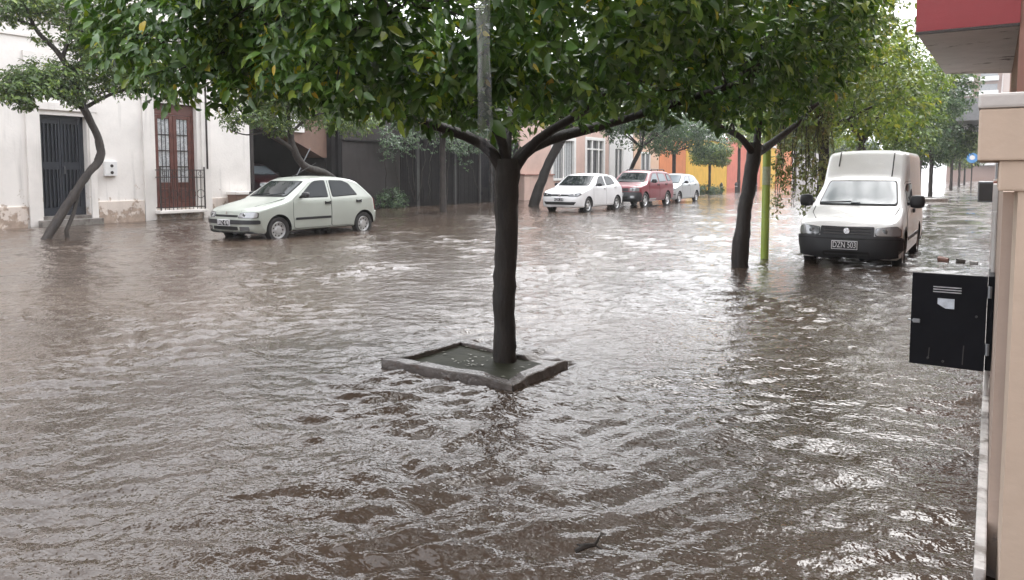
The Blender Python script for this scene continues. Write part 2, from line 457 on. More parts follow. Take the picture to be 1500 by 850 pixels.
# --- cream house
house = empty('cream_house', (XF, 9.0, 0)); 
tag(house, 'old cream rendered house with peeling base, navy door and red french window', 'house')
def P(o, parent):
    """keep world placement while parenting"""
    o.parent = parent
    o.matrix_parent_inverse = Matrix.Translation(-Vector(parent.location)) if parent.rotation_euler.z == 0 else parent.matrix_world.inverted()
    return o
def bp(mb, name, mats, parent, **kw):
    o = mb.build(name, mats, None, **kw)
    chain = parent; loc = Vector((0,0,0))
    while chain is not None and chain.type == 'EMPTY':
        loc += Vector(chain.location); chain = chain.parent
    o.parent = parent
    o.matrix_parent_inverse = Matrix.Translation(-loc)
    return o
def root_off(o):
    """total translation above o (roots here are unrotated empties)"""
    loc = Vector((0,0,0))
    while o is not None:
        if o.type == 'EMPTY': loc += Vector(o.location)
        o = o.parent
    return loc
def sub(mb, name, mats, parent, **kw):
    """sub-part: parent is a mesh that already sits in world coordinates"""
    o = mb.build(name, mats, None, **kw)
    o.parent = parent
    return o

D1 = (9.72, 10.92, 0.26, 2.98); W1 = (12.92, 14.32, 0.36, 3.55)
w = MB(); wall_face(w, -6, 16.3, -0.3, 8.2, [D1, W1], depth=0.32)
wall = bp(w, 'wall', M['cream'], house, fix=False)
pl = MB()
for a, b_ in ((-6, 9.3), (11.15, 12.5), (14.75, 16.32)):
    pl.bbox(XF, XF+0.05, a, b_, -0.3, 0.62 if a != -6 else 0.55, 0.012)
bp(pl, 'plinth', M['plinth'], house)
tr = MB()
for a, b_ in ((9.36, 9.68), (10.96, 11.14), (12.52, 12.88), (14.45, 14.78)):   # flat pilasters beside the openings
    tr.bbox(XF, XF+0.06, a, b_, 0.0, 4.6, 0.01)
tr.bbox(XF, XF+0.07, 9.30, 11.2, 3.10, 3.32, 0.02)
tr.bbox(XF, XF+0.07, 12.46, 14.84, 3.66, 3.86, 0.02)
bp(tr, 'trim', M['cream_trim'], house)
co = MB()
prof = [(XF,5.45),(XF+0.06,5.45),(XF+0.06,5.56),(XF+0.16,5.66),(XF+0.16,5.74),(XF+0.30,5.92),(XF+0.34,5.92),(XF+0.34,6.02),(XF,6.05)]
co.prism([(p[0], p[1]) for p in prof], -6, 16.34, axis='y')
co.bbox(XF, XF+0.05, -6, 16.33, 4.95, 5.03, 0.01)
co.bbox(XF, XF+0.12, -6, 16.36, 8.0, 8.25, 0.02)
bp(co, 'cornice', M['cream_trim'], house)
st = MB(); st.bbox(XF-0.3, XF+0.30, 9.55, 11.15, -0.2, 0.17, 0.02); st.bbox(XF-0.3, XF+0.03, 9.69, 10.95, 0.16, 0.262, 0.01)
bp(st, 'doorstep', M['concrete'], house)
# door: frame, two leaves with vertical bars above and below a solid lock rail
XD = XF-0.20
d = MB()
y0, y1, z0, z1 = D1
d.box(XD-0.06, XD, y0, y0+0.07, z0, z1); d.box(XD-0.06, XD, y1-0.07, y1, z0, z1); d.box(XD-0.06, XD, y0+0.07, y1-0.07, z1-0.09, z1)
d.box(XD-0.10, XD-0.06, y0, y1, z0, z1)
ym = (y0+y1)/2
for a, b_ in ((y0+0.07, ym-0.005), (ym+0.005, y1-0.07)):
    d.bbox(XD-0.055, XD-0.012, a, a+0.06, z0, z1-0.09, 0.006); d.bbox(XD-0.055, XD-0.012, b_-0.06, b_, z0, z1-0.09, 0.006)
    for (za, zb) in ((z0, z0+0.22), (1.52, 1.72), (z1-0.22, z1-0.09)):
        d.bbox(XD-0.053, XD-0.014, a+0.06, b_-0.06, za, zb, 0.006)
    for k in range(4):
        yy = a+0.06+(b_-a-0.12)*(k+0.5)/4
        d.bbox(XD-0.05, XD-0.005, yy-0.022, yy+0.022, z0+0.22, 1.52, 0.008); d.bbox(XD-0.05, XD-0.005, yy-0.022, yy+0.022, 1.72, z1-0.22, 0.008)
door = bp(d, 'door', M['navy'], house)
door['label'] = 'navy steel double door with vertical bars'
h = MB(); h.tube([(XD+0.03, ym+0.06, 1.40), (XD+0.03, ym+0.06, 1.62)], 0.012); h.box(XD-0.012, XD+0.03, ym+0.05, ym+0.07, 1.60, 1.615); h.box(XD-0.012, XD+0.03, ym+0.05, ym+0.07, 1.41, 1.425)
sub(h, 'handle', M['metalgrey'], door)
# french window
XW = XF-0.16
y0, y1, z0, z1 = W1
f = MB()
f.bbox(XW-0.08, XW, y0, y0+0.08, z0, z1, 0.01); f.bbox(XW-0.08, XW, y1-0.08, y1, z0, z1, 0.01)
f.bbox(XW-0.08, XW, y0+0.08, y1-0.08, z1-0.34, z1, 0.01)
ym = (y0+y1)/2
leafs = ((y0+0.085, ym-0.004), (ym+0.004, y1-0.085))
for a, b_ in leafs:
    f.bbox(XW-0.07, XW-0.01, a, a+0.12, z0, z1-0.345, 0.012); f.bbox(XW-0.07, XW-0.01, b_-0.12, b_, z0, z1-0.345, 0.012)
    f.bbox(XW-0.068, XW-0.012, a+0.12, b_-0.12, z0, z0+0.14, 0.01); f.bbox(XW-0.068, XW-0.012, a+0.12, b_-0.12, 1.02, 1.14, 0.01)
    f.bbox(XW-0.068, XW-0.012, a+0.12, b_-0.12, z1-0.46, z1-0.345, 0.01)
    f.bbox(XW-0.06, XW-0.03, a+0.12, b_-0.12, z0+0.14, 1.02, 0.004)
    f.bbox(XW-0.05, XW-0.005, a+0.16, b_-0.16, z0+0.20, 0.96, 0.02)
win = bp(f, 'window', M['redwood'], house); win['label'] = 'tall red wooden french window'
pn = MB()
for a, b_ in leafs: pn.box(XW-0.058, XW-0.045, a+0.12, b_-0.12, 1.14, z1-0.46)
m, nt, b = new_mat('glass_over_lace'); L = nt.links
tc = N(nt, 'ShaderNodeTexCoord'); vn = N(nt, 'ShaderNodeTexVoronoi', i_Scale=30.0); L.new(tc.outputs['Object'], vn.inputs['Vector'])
nz = N(nt, 'ShaderNodeTexNoise', i_Scale=5.0); L.new(tc.outputs['Object'], nz.inputs['Vector'])
mm = N(nt, 'ShaderNodeMath', operation='MULTIPLY'); L.new(vn.outputs['Distance'], mm.inputs[0]); L.new(nz.outputs['Fac'], mm.inputs[1])
L.new(ramp(nt, [(0.05,(0.68,0.70,0.72)),(0.35,(0.34,0.36,0.38))], mm.outputs[0]), b.inputs['Base Color']); b.inputs['Roughness'].default_value = 0.25
b.inputs['Coat Weight'].default_value = 0.6; b.inputs['Coat Roughness'].default_value = 0.03
sub(pn, 'pane', m, win)
bars = MB()
for a, b_ in leafs:
    for k in (1, 2, 3):
        zz = 1.14 + (z1-0.46-1.14)*k/4
        bars.box(XW-0.04, XW-0.018, a+0.12, b_-0.12, zz-0.016, zz+0.016)
    for k in (1, 2):
        yy = a+0.12+(b_-a-0.24)*k/3
        bars.box(XW-0.036, XW-0.022, yy-0.008, yy+0.008, 1.14, z1-0.46)
sub(bars, 'glazing_bar', M['iron'], win)
# juliet balcony
bl = MB()
bl.bbox(XF+0.001, XF+0.36, 12.80, 14.40, 0.20, 0.30, 0.02)
sl = bp(bl, 'balcony_slab', M['cream_trim'], house)
rl = MB()
xr = XF+0.30
for zz in (0.38, 1.30, 1.52): rl.box(xr-0.014, xr+0.014, 12.86, 14.34, zz-0.014, zz+0.014)
for zz in (0.38, 1.30, 1.52):
    for yy in (12.86, 14.34): rl.box(XF, xr-0.016, yy-0.012, yy+0.012, zz-0.012, zz+0.012)
n = 11
for k in range(n+1):
    yy = 12.86 + 1.48*k/n
    rl.box(xr-0.008, xr+0.008, yy-0.008, yy+0.008, 0.31, 1.505)
for yy in (12.86, 14.34): rl.box(xr-0.018, xr+0.018, yy-0.018, yy+0.018, 0.30, 1.62)
for k in range(5):   # scrolls
    yc = 13.0+k*0.30
    rl.tube([(xr, yc+0.13*math.cos(a), 0.78+0.13*math.sin(a)) for a in np.linspace(0, 2*math.pi, 17)], 0.009, 5, cap=False)
    rl.tube([(xr, yc+0.07*math.cos(a), 1.41+0.07*math.sin(a)) for a in np.linspace(0, 2*math.pi, 13)], 0.008, 5, cap=False)
bp(rl, 'balcony_railing', M['iron'], house)
dp = MB(); dp.tube([(XF+0.07, 14.62, 1.56), (XF+0.07, 14.62, 5.4)], 0.03, 8); bp(dp, 'downpipe', M['iron'], house)
# gas meter box
g = empty('meter_box', (XF, 11.5, 1.35)); tag(g, 'small white meter box with two dark dials on the cream house wall', 'meter box')
q = MB(); q.bbox(XF, XF+0.12, 11.33, 11.68, 1.34, 1.76, 0.015); bx = bp(q, 'case', M['white_box'], g)
q = MB()
for zz in (1.44, 1.63):
    q = MB(); q.lathe([(0.045, 0.12), (0.045, 0.128), (0.03, 0.13)], 14, 'x', (XF, 11.52, zz)); bp(q, 'dial', M['iron'], g)
# low masonry box beside the house corner
q = empty('masonry_box', (XF, 15.7, 0)); tag(q, 'low brownish masonry box with pale rim at the cream house corner', 'masonry box')
k = MB(); k.bbox(XF+0.06, XF+0.55, 15.35, 16.2, -0.3, 0.72, 0.02); bp(k, 'body', M['brownpanel'], q)
k = MB(); k.bbox(XF+0.055, XF+0.60, 15.28, 16.27, 0.72, 0.82, 0.02); bp(k, 'rim', M['cream_trim'], q)

# --- carport house
cp = empty('carport_house', (XF, 18.4, 0)); tag(cp, 'dark carport house with stair soffit, open front bay and white panel above', 'house')
k = MB()
k.box(XF-7, XF-6.7, 16.4, 20.4, -0.3, 4.0); k.box(XF-6.7, XF-0.6, 20.2, 20.4, -0.3, 4.0); k.box(XF-6.7, XF, 16.34, 16.46, -0.3, 3.2)
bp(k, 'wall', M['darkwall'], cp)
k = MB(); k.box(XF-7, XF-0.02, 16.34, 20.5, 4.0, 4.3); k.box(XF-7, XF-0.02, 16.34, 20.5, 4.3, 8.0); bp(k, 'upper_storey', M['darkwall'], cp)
k = MB(); k.prism([(17.55,4.0),(20.0,4.0),(20.0,2.02),(19.8,2.02),(17.55,2.98)], XF-1.2, XF-0.25, 'x'); bp(k, 'stair', M['brownpanel'], cp)
k = MB(); k.bbox(XF-0.24, XF-0.16, 17.6, 18.85, 2.92, 3.75, 0.01); bp(k, 'panel', M['white_paint'], cp)
for yy, wd in ((20.02, 0.2), (20.36, 0.16)):
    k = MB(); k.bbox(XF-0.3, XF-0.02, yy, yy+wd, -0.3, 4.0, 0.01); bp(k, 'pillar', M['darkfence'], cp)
k = MB(); k.tube([(XF-0.05, 18.35, 1.35), (XF-0.05, 19.0, 2.35)], 0.02); bp(k, 'rod', M['metalgrey'], cp)

# --- dark wall with moulding
k = empty('dark_boundary_wall', (XF, 22, 0)); tag(k, 'plain dark grey street wall with a thin moulding line', 'wall')
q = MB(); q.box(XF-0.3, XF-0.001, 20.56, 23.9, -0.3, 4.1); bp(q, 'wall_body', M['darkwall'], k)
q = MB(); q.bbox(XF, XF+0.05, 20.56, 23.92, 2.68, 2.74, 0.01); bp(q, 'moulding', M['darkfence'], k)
# --- dark fence
fz = empty('board_fence', (XF, 28, 0)); tag(fz, 'tall dark board fence with uneven posts below the creeper', 'fence')
q = MB(); rr = random.Random(3); y = 23.95
while y < 33.2:
    wd = rr.uniform(0.10, 0.20); q.box(XF-0.05, XF-0.02+rr.uniform(0,0.015), y, y+wd, -0.3, 3.1+rr.uniform(-0.05,0.06)); y += wd+0.015
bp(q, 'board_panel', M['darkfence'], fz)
for yy in (24.9, 27.6, 29.6, 30.6, 32.2):
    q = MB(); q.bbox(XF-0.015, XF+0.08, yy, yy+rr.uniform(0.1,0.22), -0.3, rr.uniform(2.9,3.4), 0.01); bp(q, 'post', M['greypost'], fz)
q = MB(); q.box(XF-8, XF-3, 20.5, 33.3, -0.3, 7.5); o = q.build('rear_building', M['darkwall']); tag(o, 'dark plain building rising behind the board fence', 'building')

# --- pink house with white windows
ph = empty('pink_house', (XF, 39, 0)); tag(ph, 'pink rendered house with two white framed windows behind the white hatchback', 'house')
WA = (36.7, 39.7, 1.15, 3.55); WB = (40.9, 43.7, 1.15, 3.7)
q = MB(); wall_face(q, 33.45, 44.3, -0.3, 5.6, [WA, WB], 0.2); bp(q, 'wall', M['pink'], ph, fix=False)
for (a, b_, c, d_) in (WA, WB):
    q = MB(); X = XF
    q.bbox(X-0.14, X+0.04, a, a+0.24, c, d_, 0.01); q.bbox(X-0.14, X+0.04, b_-0.24, b_, c, d_, 0.01); q.bbox(X-0.14, X+0.04, a+0.24, b_-0.24, d_-0.2, d_, 0.01); q.bbox(X-0.14, X+0.10, a-0.05, b_+0.05, c-0.14, c, 0.01)
    for t in ((0.5,) if a < 40 else (0.36, 0.68)):
        yy = a+(b_-a)*t; q.bbox(X-0.13, X+0.02, yy-0.08, yy+0.08, c, d_-0.2, 0.01)
    if a > 40: q.bbox(X-0.12, X+0.01, a+0.24, b_-0.24, 2.9, 3.0, 0.01)
    wn = bp(q, 'window', M['white_paint'], ph)
    q = MB(); q.box(X-0.18, X-0.16, a+0.1, b_-0.1, c, d_); sub(q, 'pane', M['curtain'] if a < 40 else M['metalgrey'], wn)
    q = MB()
    for k in range(1, 9):
        yy = a+0.24+(b_-a-0.48)*k/9; q.box(X-0.02, X-0.004, yy-0.012, yy+0.012, c, d_-0.2)
    sub(q, 'grille', M['greypost'], wn)
k = empty('pink_garden_wall', (XF+0.3, 34.9, 0)); tag(k, 'low dull pink wall between the board fence and the white hatchback', 'wall')
q = MB(); q.bbox(XF+0.02, XF+0.30, 33.4, 36.5, -0.3, 1.32, 0.02); bp(q, 'wall_body', M['pink'], k)
q = MB(); q.bbox(XF+0.01, XF+0.36, 33.36, 36.55, 1.32, 1.40, 0.02); bp(q, 'coping', M['brick'], k)
# --- row of far facades
def plain_house(name, label, m, y0, y1, z1, wins=(), X=XF, wm='metalgrey', trimm='white_paint'):
    r = empty(name, (X, (y0+y1)/2, 0)); tag(r, label, 'house')
    q = MB(); wall_face(q, y0, y1, -0.3, z1, wins, 0.25, X); bp(q, 'wall', m, r, fix=False)
    for (a, b_, c, d_) in wins:
        q = MB(); q.box(X-0.12, X-0.02, a, a+0.12, c, d_); q.box(X-0.12, X-0.02, b_-0.12, b_, c, d_); q.box(X-0.12, X-0.02, a+0.12, b_-0.12, d_-0.12, d_); q.box(X-0.11, X-0.03, (a+b_)/2-0.05, (a+b_)/2+0.05, c, d_-0.12)
        wn = bp(q, 'window', M[trimm], r)
        q = MB(); q.box(X-0.18, X-0.14, a, b_, c, d_); sub(q, 'pane', M[wm], wn)
    q = MB(); q.bbox(X, X+0.12, y0, y1, z1-0.25, z1, 0.02); bp(q, 'cornice', M['cream_trim'], r)
    return r
plain_house('white_house', 'narrow white house front next to the pink house', M['whiterender'], 44.4, 48.2, 5.2, [(45.2, 46.6, 0.2, 3.2)])
plain_house('peach_house', 'peach coloured house front behind the dark red car', M['peach'], 48.3, 53.0, 5.0, [(49.6, 51.4, 1.1, 3.0)])
plain_house('orange_house', 'bright orange house front behind the silver hatchback', M['orange'], 53.1, 58.8, 4.6)
plain_house('yellow_house', 'yellow house front behind the small round tree', M['yellow'], 58.9, 70.0, 4.6)
plain_house('salmon_house', 'salmon red house front between two yellow walls', M['salmon'], 70.1, 82.0, 4.8)
plain_house('golden_house', 'short golden yellow house front seen beside the lime pole', M['orange'] if False else M['yellow'], 82.1, 88.6, 4.6)
plain_house('rust_house', 'rust orange house front at the far end of the coloured row', M['orange'], 88.7, 97.0, 4.9)
plain_house('grey_house', 'pale grey house with dark windows beyond the rust orange front', M['greyrender'], 97.1, 135.0, 6.0, [(102,104,0.8,3), (108,110,0.8,3), (116,119,0.2,3.1), (126,128,0.8,3)])

# ------------------------------------------------------------------ bollards by the coloured row
bol0 = None
for i, (x, y, z) in enumerate([(-16.6, 53.6, 0.75), (-16.6, 57.3, 0.75), (-16.6, 61.6, 0.8), (-16.7, 63.4, 0.8)]):
    if bol0 is None:
        bol0 = empty('bollard', (x, y, 0))
        q = MB(); q.lathe([(0.10,-0.3),(0.10,0.55),(0.12,0.56),(0.12,0.62),(0.08,0.70),(0.02,0.78)], 12); q.build('post', M['greypost'], bol0, smooth=True)
        q = MB(); q.lathe([(0.105,0.42),(0.105,0.48)], 12, caps=False); q.build('band', M['whitemark'], bol0, smooth=True)
        o = bol0
    else:
        o = bol0.copy(); COL.objects.link(o); o.location = (x, y, 0)
        for c in list(bol0.children):
            cc = c.copy(); COL.objects.link(cc); cc.parent = o
    tag(o, 'dark bollard standing in front of the coloured house row', 'bollard', 'bollards by the coloured houses')

# ------------------------------------------------------------------ right side
# near boundary wall: end face towards the camera, stepped head
nb = empty('boundary_wall', (0.3, 2.7, 0)); tag(nb, 'peach painted wall end with stepped head and white coping at the right edge', 'wall')
q = MB(); q.box(0.060, 0.9, 2.5, 2.95, -0.3, 1.352); bp(q, 'wall_body', M['beige'], nb)
q = MB(); q.bbox(0.012, 0.9, 2.49, 2.96, 1.352, 1.437, 0.006); bp(q, 'corbel', M['beige'], nb)
q = MB(); q.bbox(-0.040, 0.9, 2.48, 2.97, 1.437, 1.582, 0.006); bp(q, 'head', M['beige'], nb)
q = MB(); q.bbox(-0.044, 0.9, 2.475, 2.975, 1.583, 1.625, 0.008); bp(q, 'coping', M['coping'], nb)
gf = empty('house', (0.1, 6, 0)); tag(gf, 'dull beige low front wall with added unseen house mass along the pavement behind the black cabinet door', 'house')
q = MB(); q.box(0.95, 10.0, -25.0, 10.93, -0.3, 8.6); q.bbox(0.80, 10.0, -25.0, 10.94, 8.6, 8.9, 0.02); bp(q, 'upper_storey', M['beige_dull'], gf)  # house block out of view, added to block sky light from this side
q = MB(); q.box(0.030, 0.30, 2.98, 10.9, -0.3, 1.34); bp(q, 'wall_body', M['beige_dull'], gf)
q = MB(); q.bbox(-0.004, 0.029, 2.6, 10.9, -0.3, 0.20, 0.006); bp(q, 'skirting', mat('stained_skirting', (0.42,0.40,0.385), 0.5, 0.3, 9, bump=0.3, col2=(0.16,0.14,0.125), dscale=6, thr=(0.5,0.6)), gf)
for yy in (5.2, 7.4, 9.6):
    q = MB(); q.bbox(0.002, 0.029, yy, yy+0.35, 0.2, 1.34, 0.004); bp(q, 'pier', M['coping'] if yy != 7.4 else M['brick'], gf)
q = MB(); q.tube([(0.012, 4.72, 0.05), (0.012, 4.72, 0.42), (0.018, 4.73, 0.50), (0.018, 4.73, 1.2)], 0.010, 8); bp(q, 'pipe', M['coping'], gf)
# black cabinet with its door standing open
cb = empty('utility_cabinet', (-0.17, 4.55, 0.3)); tag(cb, 'black metal cabinet door standing open from the wall, with vents and small window', 'cabinet')
q = MB(); q.bbox(-0.345, -0.002, 4.50, 4.522, 0.375, 0.872, 0.004); pnl = bp(q, 'door_panel', M['blackpaint'], cb)
q = MB()
for k in range(3): q.bbox(-0.245, -0.115, 4.490, 4.499, 0.800-0.013*k, 0.805-0.013*k, 0.002)
sub(q, 'vent', M['whitemark'], pnl)
q = MB(); q.prism([(-0.222,0.742),(-0.145,0.742),(-0.145,0.69),(-0.185,0.69),(-0.222,0.712)], 4.492, 4.499, 'y'); sub(q, 'window', M['palelabel'], pnl)
q = MB(); q.tube([(-0.356,4.511,0.612),(-0.305,4.494,0.608)], 0.006, 8); q.bbox(-0.335,-0.30,4.488,4.499,0.60,0.622,0.003); sub(q, 'handle', M['metalgrey'], pnl)
for pp in ([(-0.252,4.497,0.47),(-0.255,4.497,0.42)], [(-0.095,4.497,0.50),(-0.098,4.497,0.40)]):
    q = MB(); q.tube(pp, 0.003, 6); sub(q, 'scratch', M['greypost'], pnl)
for xx, zz in ((-0.187,0.405), (-0.257,0.415), (-0.045,0.66)):
    q = MB(); q.lathe([(0.006,4.489),(0.006,4.499)],10,'y',(xx,0,zz)); sub(q, 'rivet', M['greypost'], pnl)
for zz in (0.46, 0.76):
    q = MB(); q.tube([(0.008,4.511,zz),(0.008,4.511,zz+0.06)],0.010,8); bp(q, 'hinge', M['metalgrey'], cb)
q = MB(); q.bbox(0.0, 0.028, 4.53, 4.90, 0.375, 0.872, 0.004); bp(q, 'frame', M['blackpaint'], cb)

# apartment building with red balcony
ab = empty('balcony_building', (0.2, 14, 0)); tag(ab, 'reddish building with a red parapet balcony and stained soffit over the pavement', 'building')
q = MB(); q.box(0.20, 6, 11.0, 17.6, -0.3, 9.0); bp(q, 'wall', M['brick'], ab)
q = MB()
q.prism([(-0.90,10.97),(0.199,10.97),(0.199,16.1),(-0.80,15.6)], 3.20, 3.30, 'z'); slab = bp(q, 'balcony_slab', M['soffit'], ab)
q = MB()
q.prism([(-0.912,10.958),(0.199,10.958),(0.199,11.10),(-0.912,11.10)], 3.225, 4.35, 'z')
q.prism([(-0.912,11.101),(-0.80,11.101),(-0.70,15.62),(-0.812,15.62)], 3.225, 4.35, 'z')
q.prism([(-0.70,15.48),(0.199,15.98),(0.199,16.115),(-0.70,15.615)], 3.225, 4.35, 'z')
bp(q, 'balcony_parapet', M['balcony_red'], ab)
q = MB(); q.bbox(-0.918, 0.199, 10.955, 11.0, 3.188, 3.222, 0.006); bp(q, 'drip_edge', M['iron'], ab)
# further facades down the right side
def right_house(name, label, m, y0, y1, z1, X=0.22, doors=(), awn=None):
    r = empty(name, (X, (y0+y1)/2, 0)); tag(r, label, 'house')
    q = MB(); q.box(X, X+7, y0, y1, -0.3, z1); wl = bp(q, 'wall', m, r)
    for (a, b_, c, d_, mm) in doors:
        q = MB(); q.bbox(X-0.05, X-0.001, a, b_, c, d_, 0.01); bp(q, 'door' if c < 0.2 else 'window', M[mm], r)
    if awn:
        q = MB(); q.box(X-awn[2], X-0.001, awn[0], awn[1], awn[3], awn[4]); bp(q, 'awning', M[awn[5]], r)
    return r
right_house('white_shopfront', 'white house front beyond the reddish balcony building', M['whiterender'], 17.7, 27.0, 3.0, doors=[(19,20.2,0,2.3,'navy'),(23,25,0.9,2.3,'metalgrey')])
right_house('beige_shopfront', 'beige house front further down the pavement past the white front', M['peach'], 27.1, 44.0, 3.6, doors=[(30,31.2,0,2.3,'brownpanel'),(35,38,0.8,2.3,'metalgrey')])
right_house('canopied_building', 'grey building with a broad dark canopy over the far pavement', M['greyrender'], 44.1, 62.0, 7.0, doors=[(48,52,0,2.6,'navy')], awn=(47.5, 61, 2.1, 4.3, 5.5, 'metalgrey'))
right_house('far_white_house', 'far white house front at the end of the pavement', M['whiterender'], 62.1, 140.0, 4.6, doors=[(70,71.5,0,2.5,'navy'),(84,88,0.8,2.5,'metalgrey'),(100,102,0,2.5,'brownpanel')])
q = empty('wall_meter_cabinet', (0.1, 20.5, 0)); tag(q, 'dark grey meter cabinet fixed to the far wall above the pavement', 'cabinet')
k = MB(); k.bbox(-0.30, 0.215, 21.0, 21.9, 0.72, 1.22, 0.02); bp(k, 'case', M['metalgrey'], q)
k = MB(); k.bbox(-0.27, 0.12, 20.985, 20.998, 0.76, 1.18, 0.004); bp(k, 'door', M['greypost'], q)
# tower far away
tw = empty('apartment_tower', (-2, 190, 0)); tag(tw, 'distant brick apartment tower with rows of pale balconies', 'tower')
q = MB(); q.box(-8.5, 9, 184, 200, -0.3, 32); bp(q, 'wall', mat('tower_brick', (0.26,0.17,0.14), 0.8, 0.1, 0.3), tw)
for fl in range(10):
    for s, (a, b_) in enumerate(((-7.6, -4.2), (-3.2, 0.2), (1.2, 4.6), (5.4, 8.4))):
        z = 3.2 + fl*2.9
        q = MB(); q.box(a, b_, 182.6, 183.99, z, z+0.9); bp(q, 'balcony', M['whiterender'], tw)
        q = MB(); q.box(a+0.2, b_-0.2, 183.9, 183.995, z+0.95, z+2.3); bp(q, 'window', M['metalgrey'], tw)

# ------------------------------------------------------------------ planter kerb and small street things
pk = empty('tree_planter', (-3.1, 4.4, 0)); tag(pk, 'rectangular wet stone kerb round the nearest tree, half drowned', 'planter')
cL, cF, cR, cB = [np.array(p) for p in ((-3.69,3.93), (-2.61,4.02), (-2.56,4.69), (-3.67,4.84))]
cc = (cL+cF+cR+cB)/4
def inset(p, k=0.10):
    d = cc-p; return p + np.array([math.copysign(k, d[0]), math.copysign(k, d[1])])
cor = [cL, cF, cR, cB]; inn = [inset(p) for p in cor]
hts = [0.054, 0.036, 0.042, 0.040]
rr = random.Random(5)
for i in range(4):
    j = (i+1) % 4
    q = MB(); n = 15
    V = []; F = []
    for k in range(n+1):
        t = 0.004 + 0.992*k/n
        o_ = cor[i]*(1-t)+cor[j]*t; i_ = inn[i]*(1-t)+inn[j]*t
        h = hts[i]*(1-t)+hts[j]*t + rr.uniform(-0.004,0.004)
        if i == 1 and t < 0.35: h -= 0.03*(1-t/0.35)       # broken corner, water runs over it
        if i == 0 and t > 0.8: h -= 0.03*(t-0.8)/0.2
        if i == 2 and t < 0.25: h -= 0.03
        jo = rr.uniform(-0.005,0.005)
        dr = (i_-o_)/np.linalg.norm(i_-o_)
        o2 = o_+dr*0.007; i2 = i_-dr*0.006
        V += [(o_[0]+jo,o_[1]+jo,-0.3),(o_[0]+jo,o_[1]+jo,h-0.006),(o2[0]+jo,o2[1]+jo,h),(i2[0],i2[1],h),(i_[0],i_[1],h-0.006),(i_[0],i_[1],-0.3)]
    for k in range(n):
        for c in range(5):
            F.append((k*6+c, k*6+c+1, (k+1)*6+c+1, (k+1)*6+c))
    F.append((0,1,2,3,4,5)); F.append(tuple(reversed(range(n*6, n*6+6))))
    q.add(V, F)
    bp(q, 'kerb_stone', M['kerb'], pk)
gx = MB(); ns = 24; V = []; F = []
rr = random.Random(8)
for i in range(ns+1):
    for j in range(ns+1):
        u, v = i/ns, j/ns
        p = (inn[0]*(1-u)+inn[1]*u)*(1-v) + (inn[3]*(1-u)+inn[2]*u)*v
        V.append((p[0], p[1], 0.010 + rr.uniform(-0.003,0.003)))
for i in range(ns):
    for j in range(ns): F.append((i*(ns+1)+j, (i+1)*(ns+1)+j, (i+1)*(ns+1)+j+1, i*(ns+1)+j+1))
gx.add(V, F); bp(gx, 'soil', M['soil'], pk, smooth=True)
# fallen leaves and froth floating inside the kerb
fl = MB()
for k in range(48):
    u, v = rr.random(), rr.random()
    p = (inn[0]*(1-u)+inn[1]*u)*(1-v) + (inn[3]*(1-u)+inn[2]*u)*v
    if k > 34:
        p = np.array([-3.15, 4.30]) + np.array([rr.gauss(0,0.07), rr.gauss(0,0.03)])
    a = rr.uniform(0,6.28); l = rr.uniform(0.008,0.026); wd = l*0.5
    ca, sa = math.cos(a), math.sin(a)
    fl.add([(p[0]+ca*x-sa*y, p[1]+sa*x+ca*y, 0.016+z) for x, y, z in ((-l,0,0),(0,wd,0.004),(l,0,0.002),(0,-wd,0.003))], [(0,1,2,3)])
o = fl.build('floating_litter', mat('pale_litter', (0.16,0.16,0.12), 0.4, 0.5, 60)); tag(o, kind='stuff')
# lime green pole
gp = empty('lime_pole', (-3.14, 12.55, 0)); tag(gp, 'slim lime green pole with a faded sticker beside the second tree trunk', 'pole')
q = MB(); q.lathe([(0.064,-0.3),(0.064,2.25),(0.05,2.28)], 18); q.build('post', M['limepole'], gp, smooth=True)
q = MB(); q.lathe([(0.0652,1.22),(0.0652,1.52)], 18, caps=False); q.build('sticker', M['sticker'], gp, smooth=True)
# thin far post and blue sign
q = empty('thin_post', (-3.3, 45.4, 0)); tag(q, 'thin grey post in a round kerbed bed beyond the white van', 'post')
k = MB(); k.lathe([(0.07,-0.3),(0.06,3.4)], 10); k.build('shaft', M['greypost'], q, smooth=True)
k = MB(); k.bbox(-0.2,0.2,-0.03,0.0,2.9,3.4,0.01); k.build('plate', M['whitemark'], q)
q = empty('kerbed_bed', (-2.9, 43.0, 0)); tag(q, 'low round kerbed plant bed on the wet pavement past the van', 'plant bed')
k = MB(); k.lathe([(1.05,-0.3),(1.05,0.16),(1.0,0.19),(0.86,0.19),(0.84,0.1)], 28, caps=False); k.build('rim', M['concrete'], q, smooth=True)
k = MB(); k.lathe([(0.845,0.09),(0.5,0.14),(0.02,0.18)], 24, caps=False); k.build('soil', M['soil'], q, smooth=True)
q = empty('blue_street_sign', (-1.55, 74, 0)); tag(q, 'round blue and white street sign on a thin post far down the pavement', 'sign')
k = MB(); k.lathe([(0.05,-0.2),(0.05,2.6)], 8); k.build('post', M['greypost'], q, smooth=True)
k = MB(); k.lathe([(0.42,-0.03),(0.42,0.03)], 24, 'y', (0,-0.08,2.75)); k.build('sign_plate', M['bluesign'], q, smooth=True)
k = MB(); k.lathe([(0.2,-0.115),(0.2,-0.112)], 20, 'y', (0,0,2.78)); k.build('emblem', M['white_paint'], q)
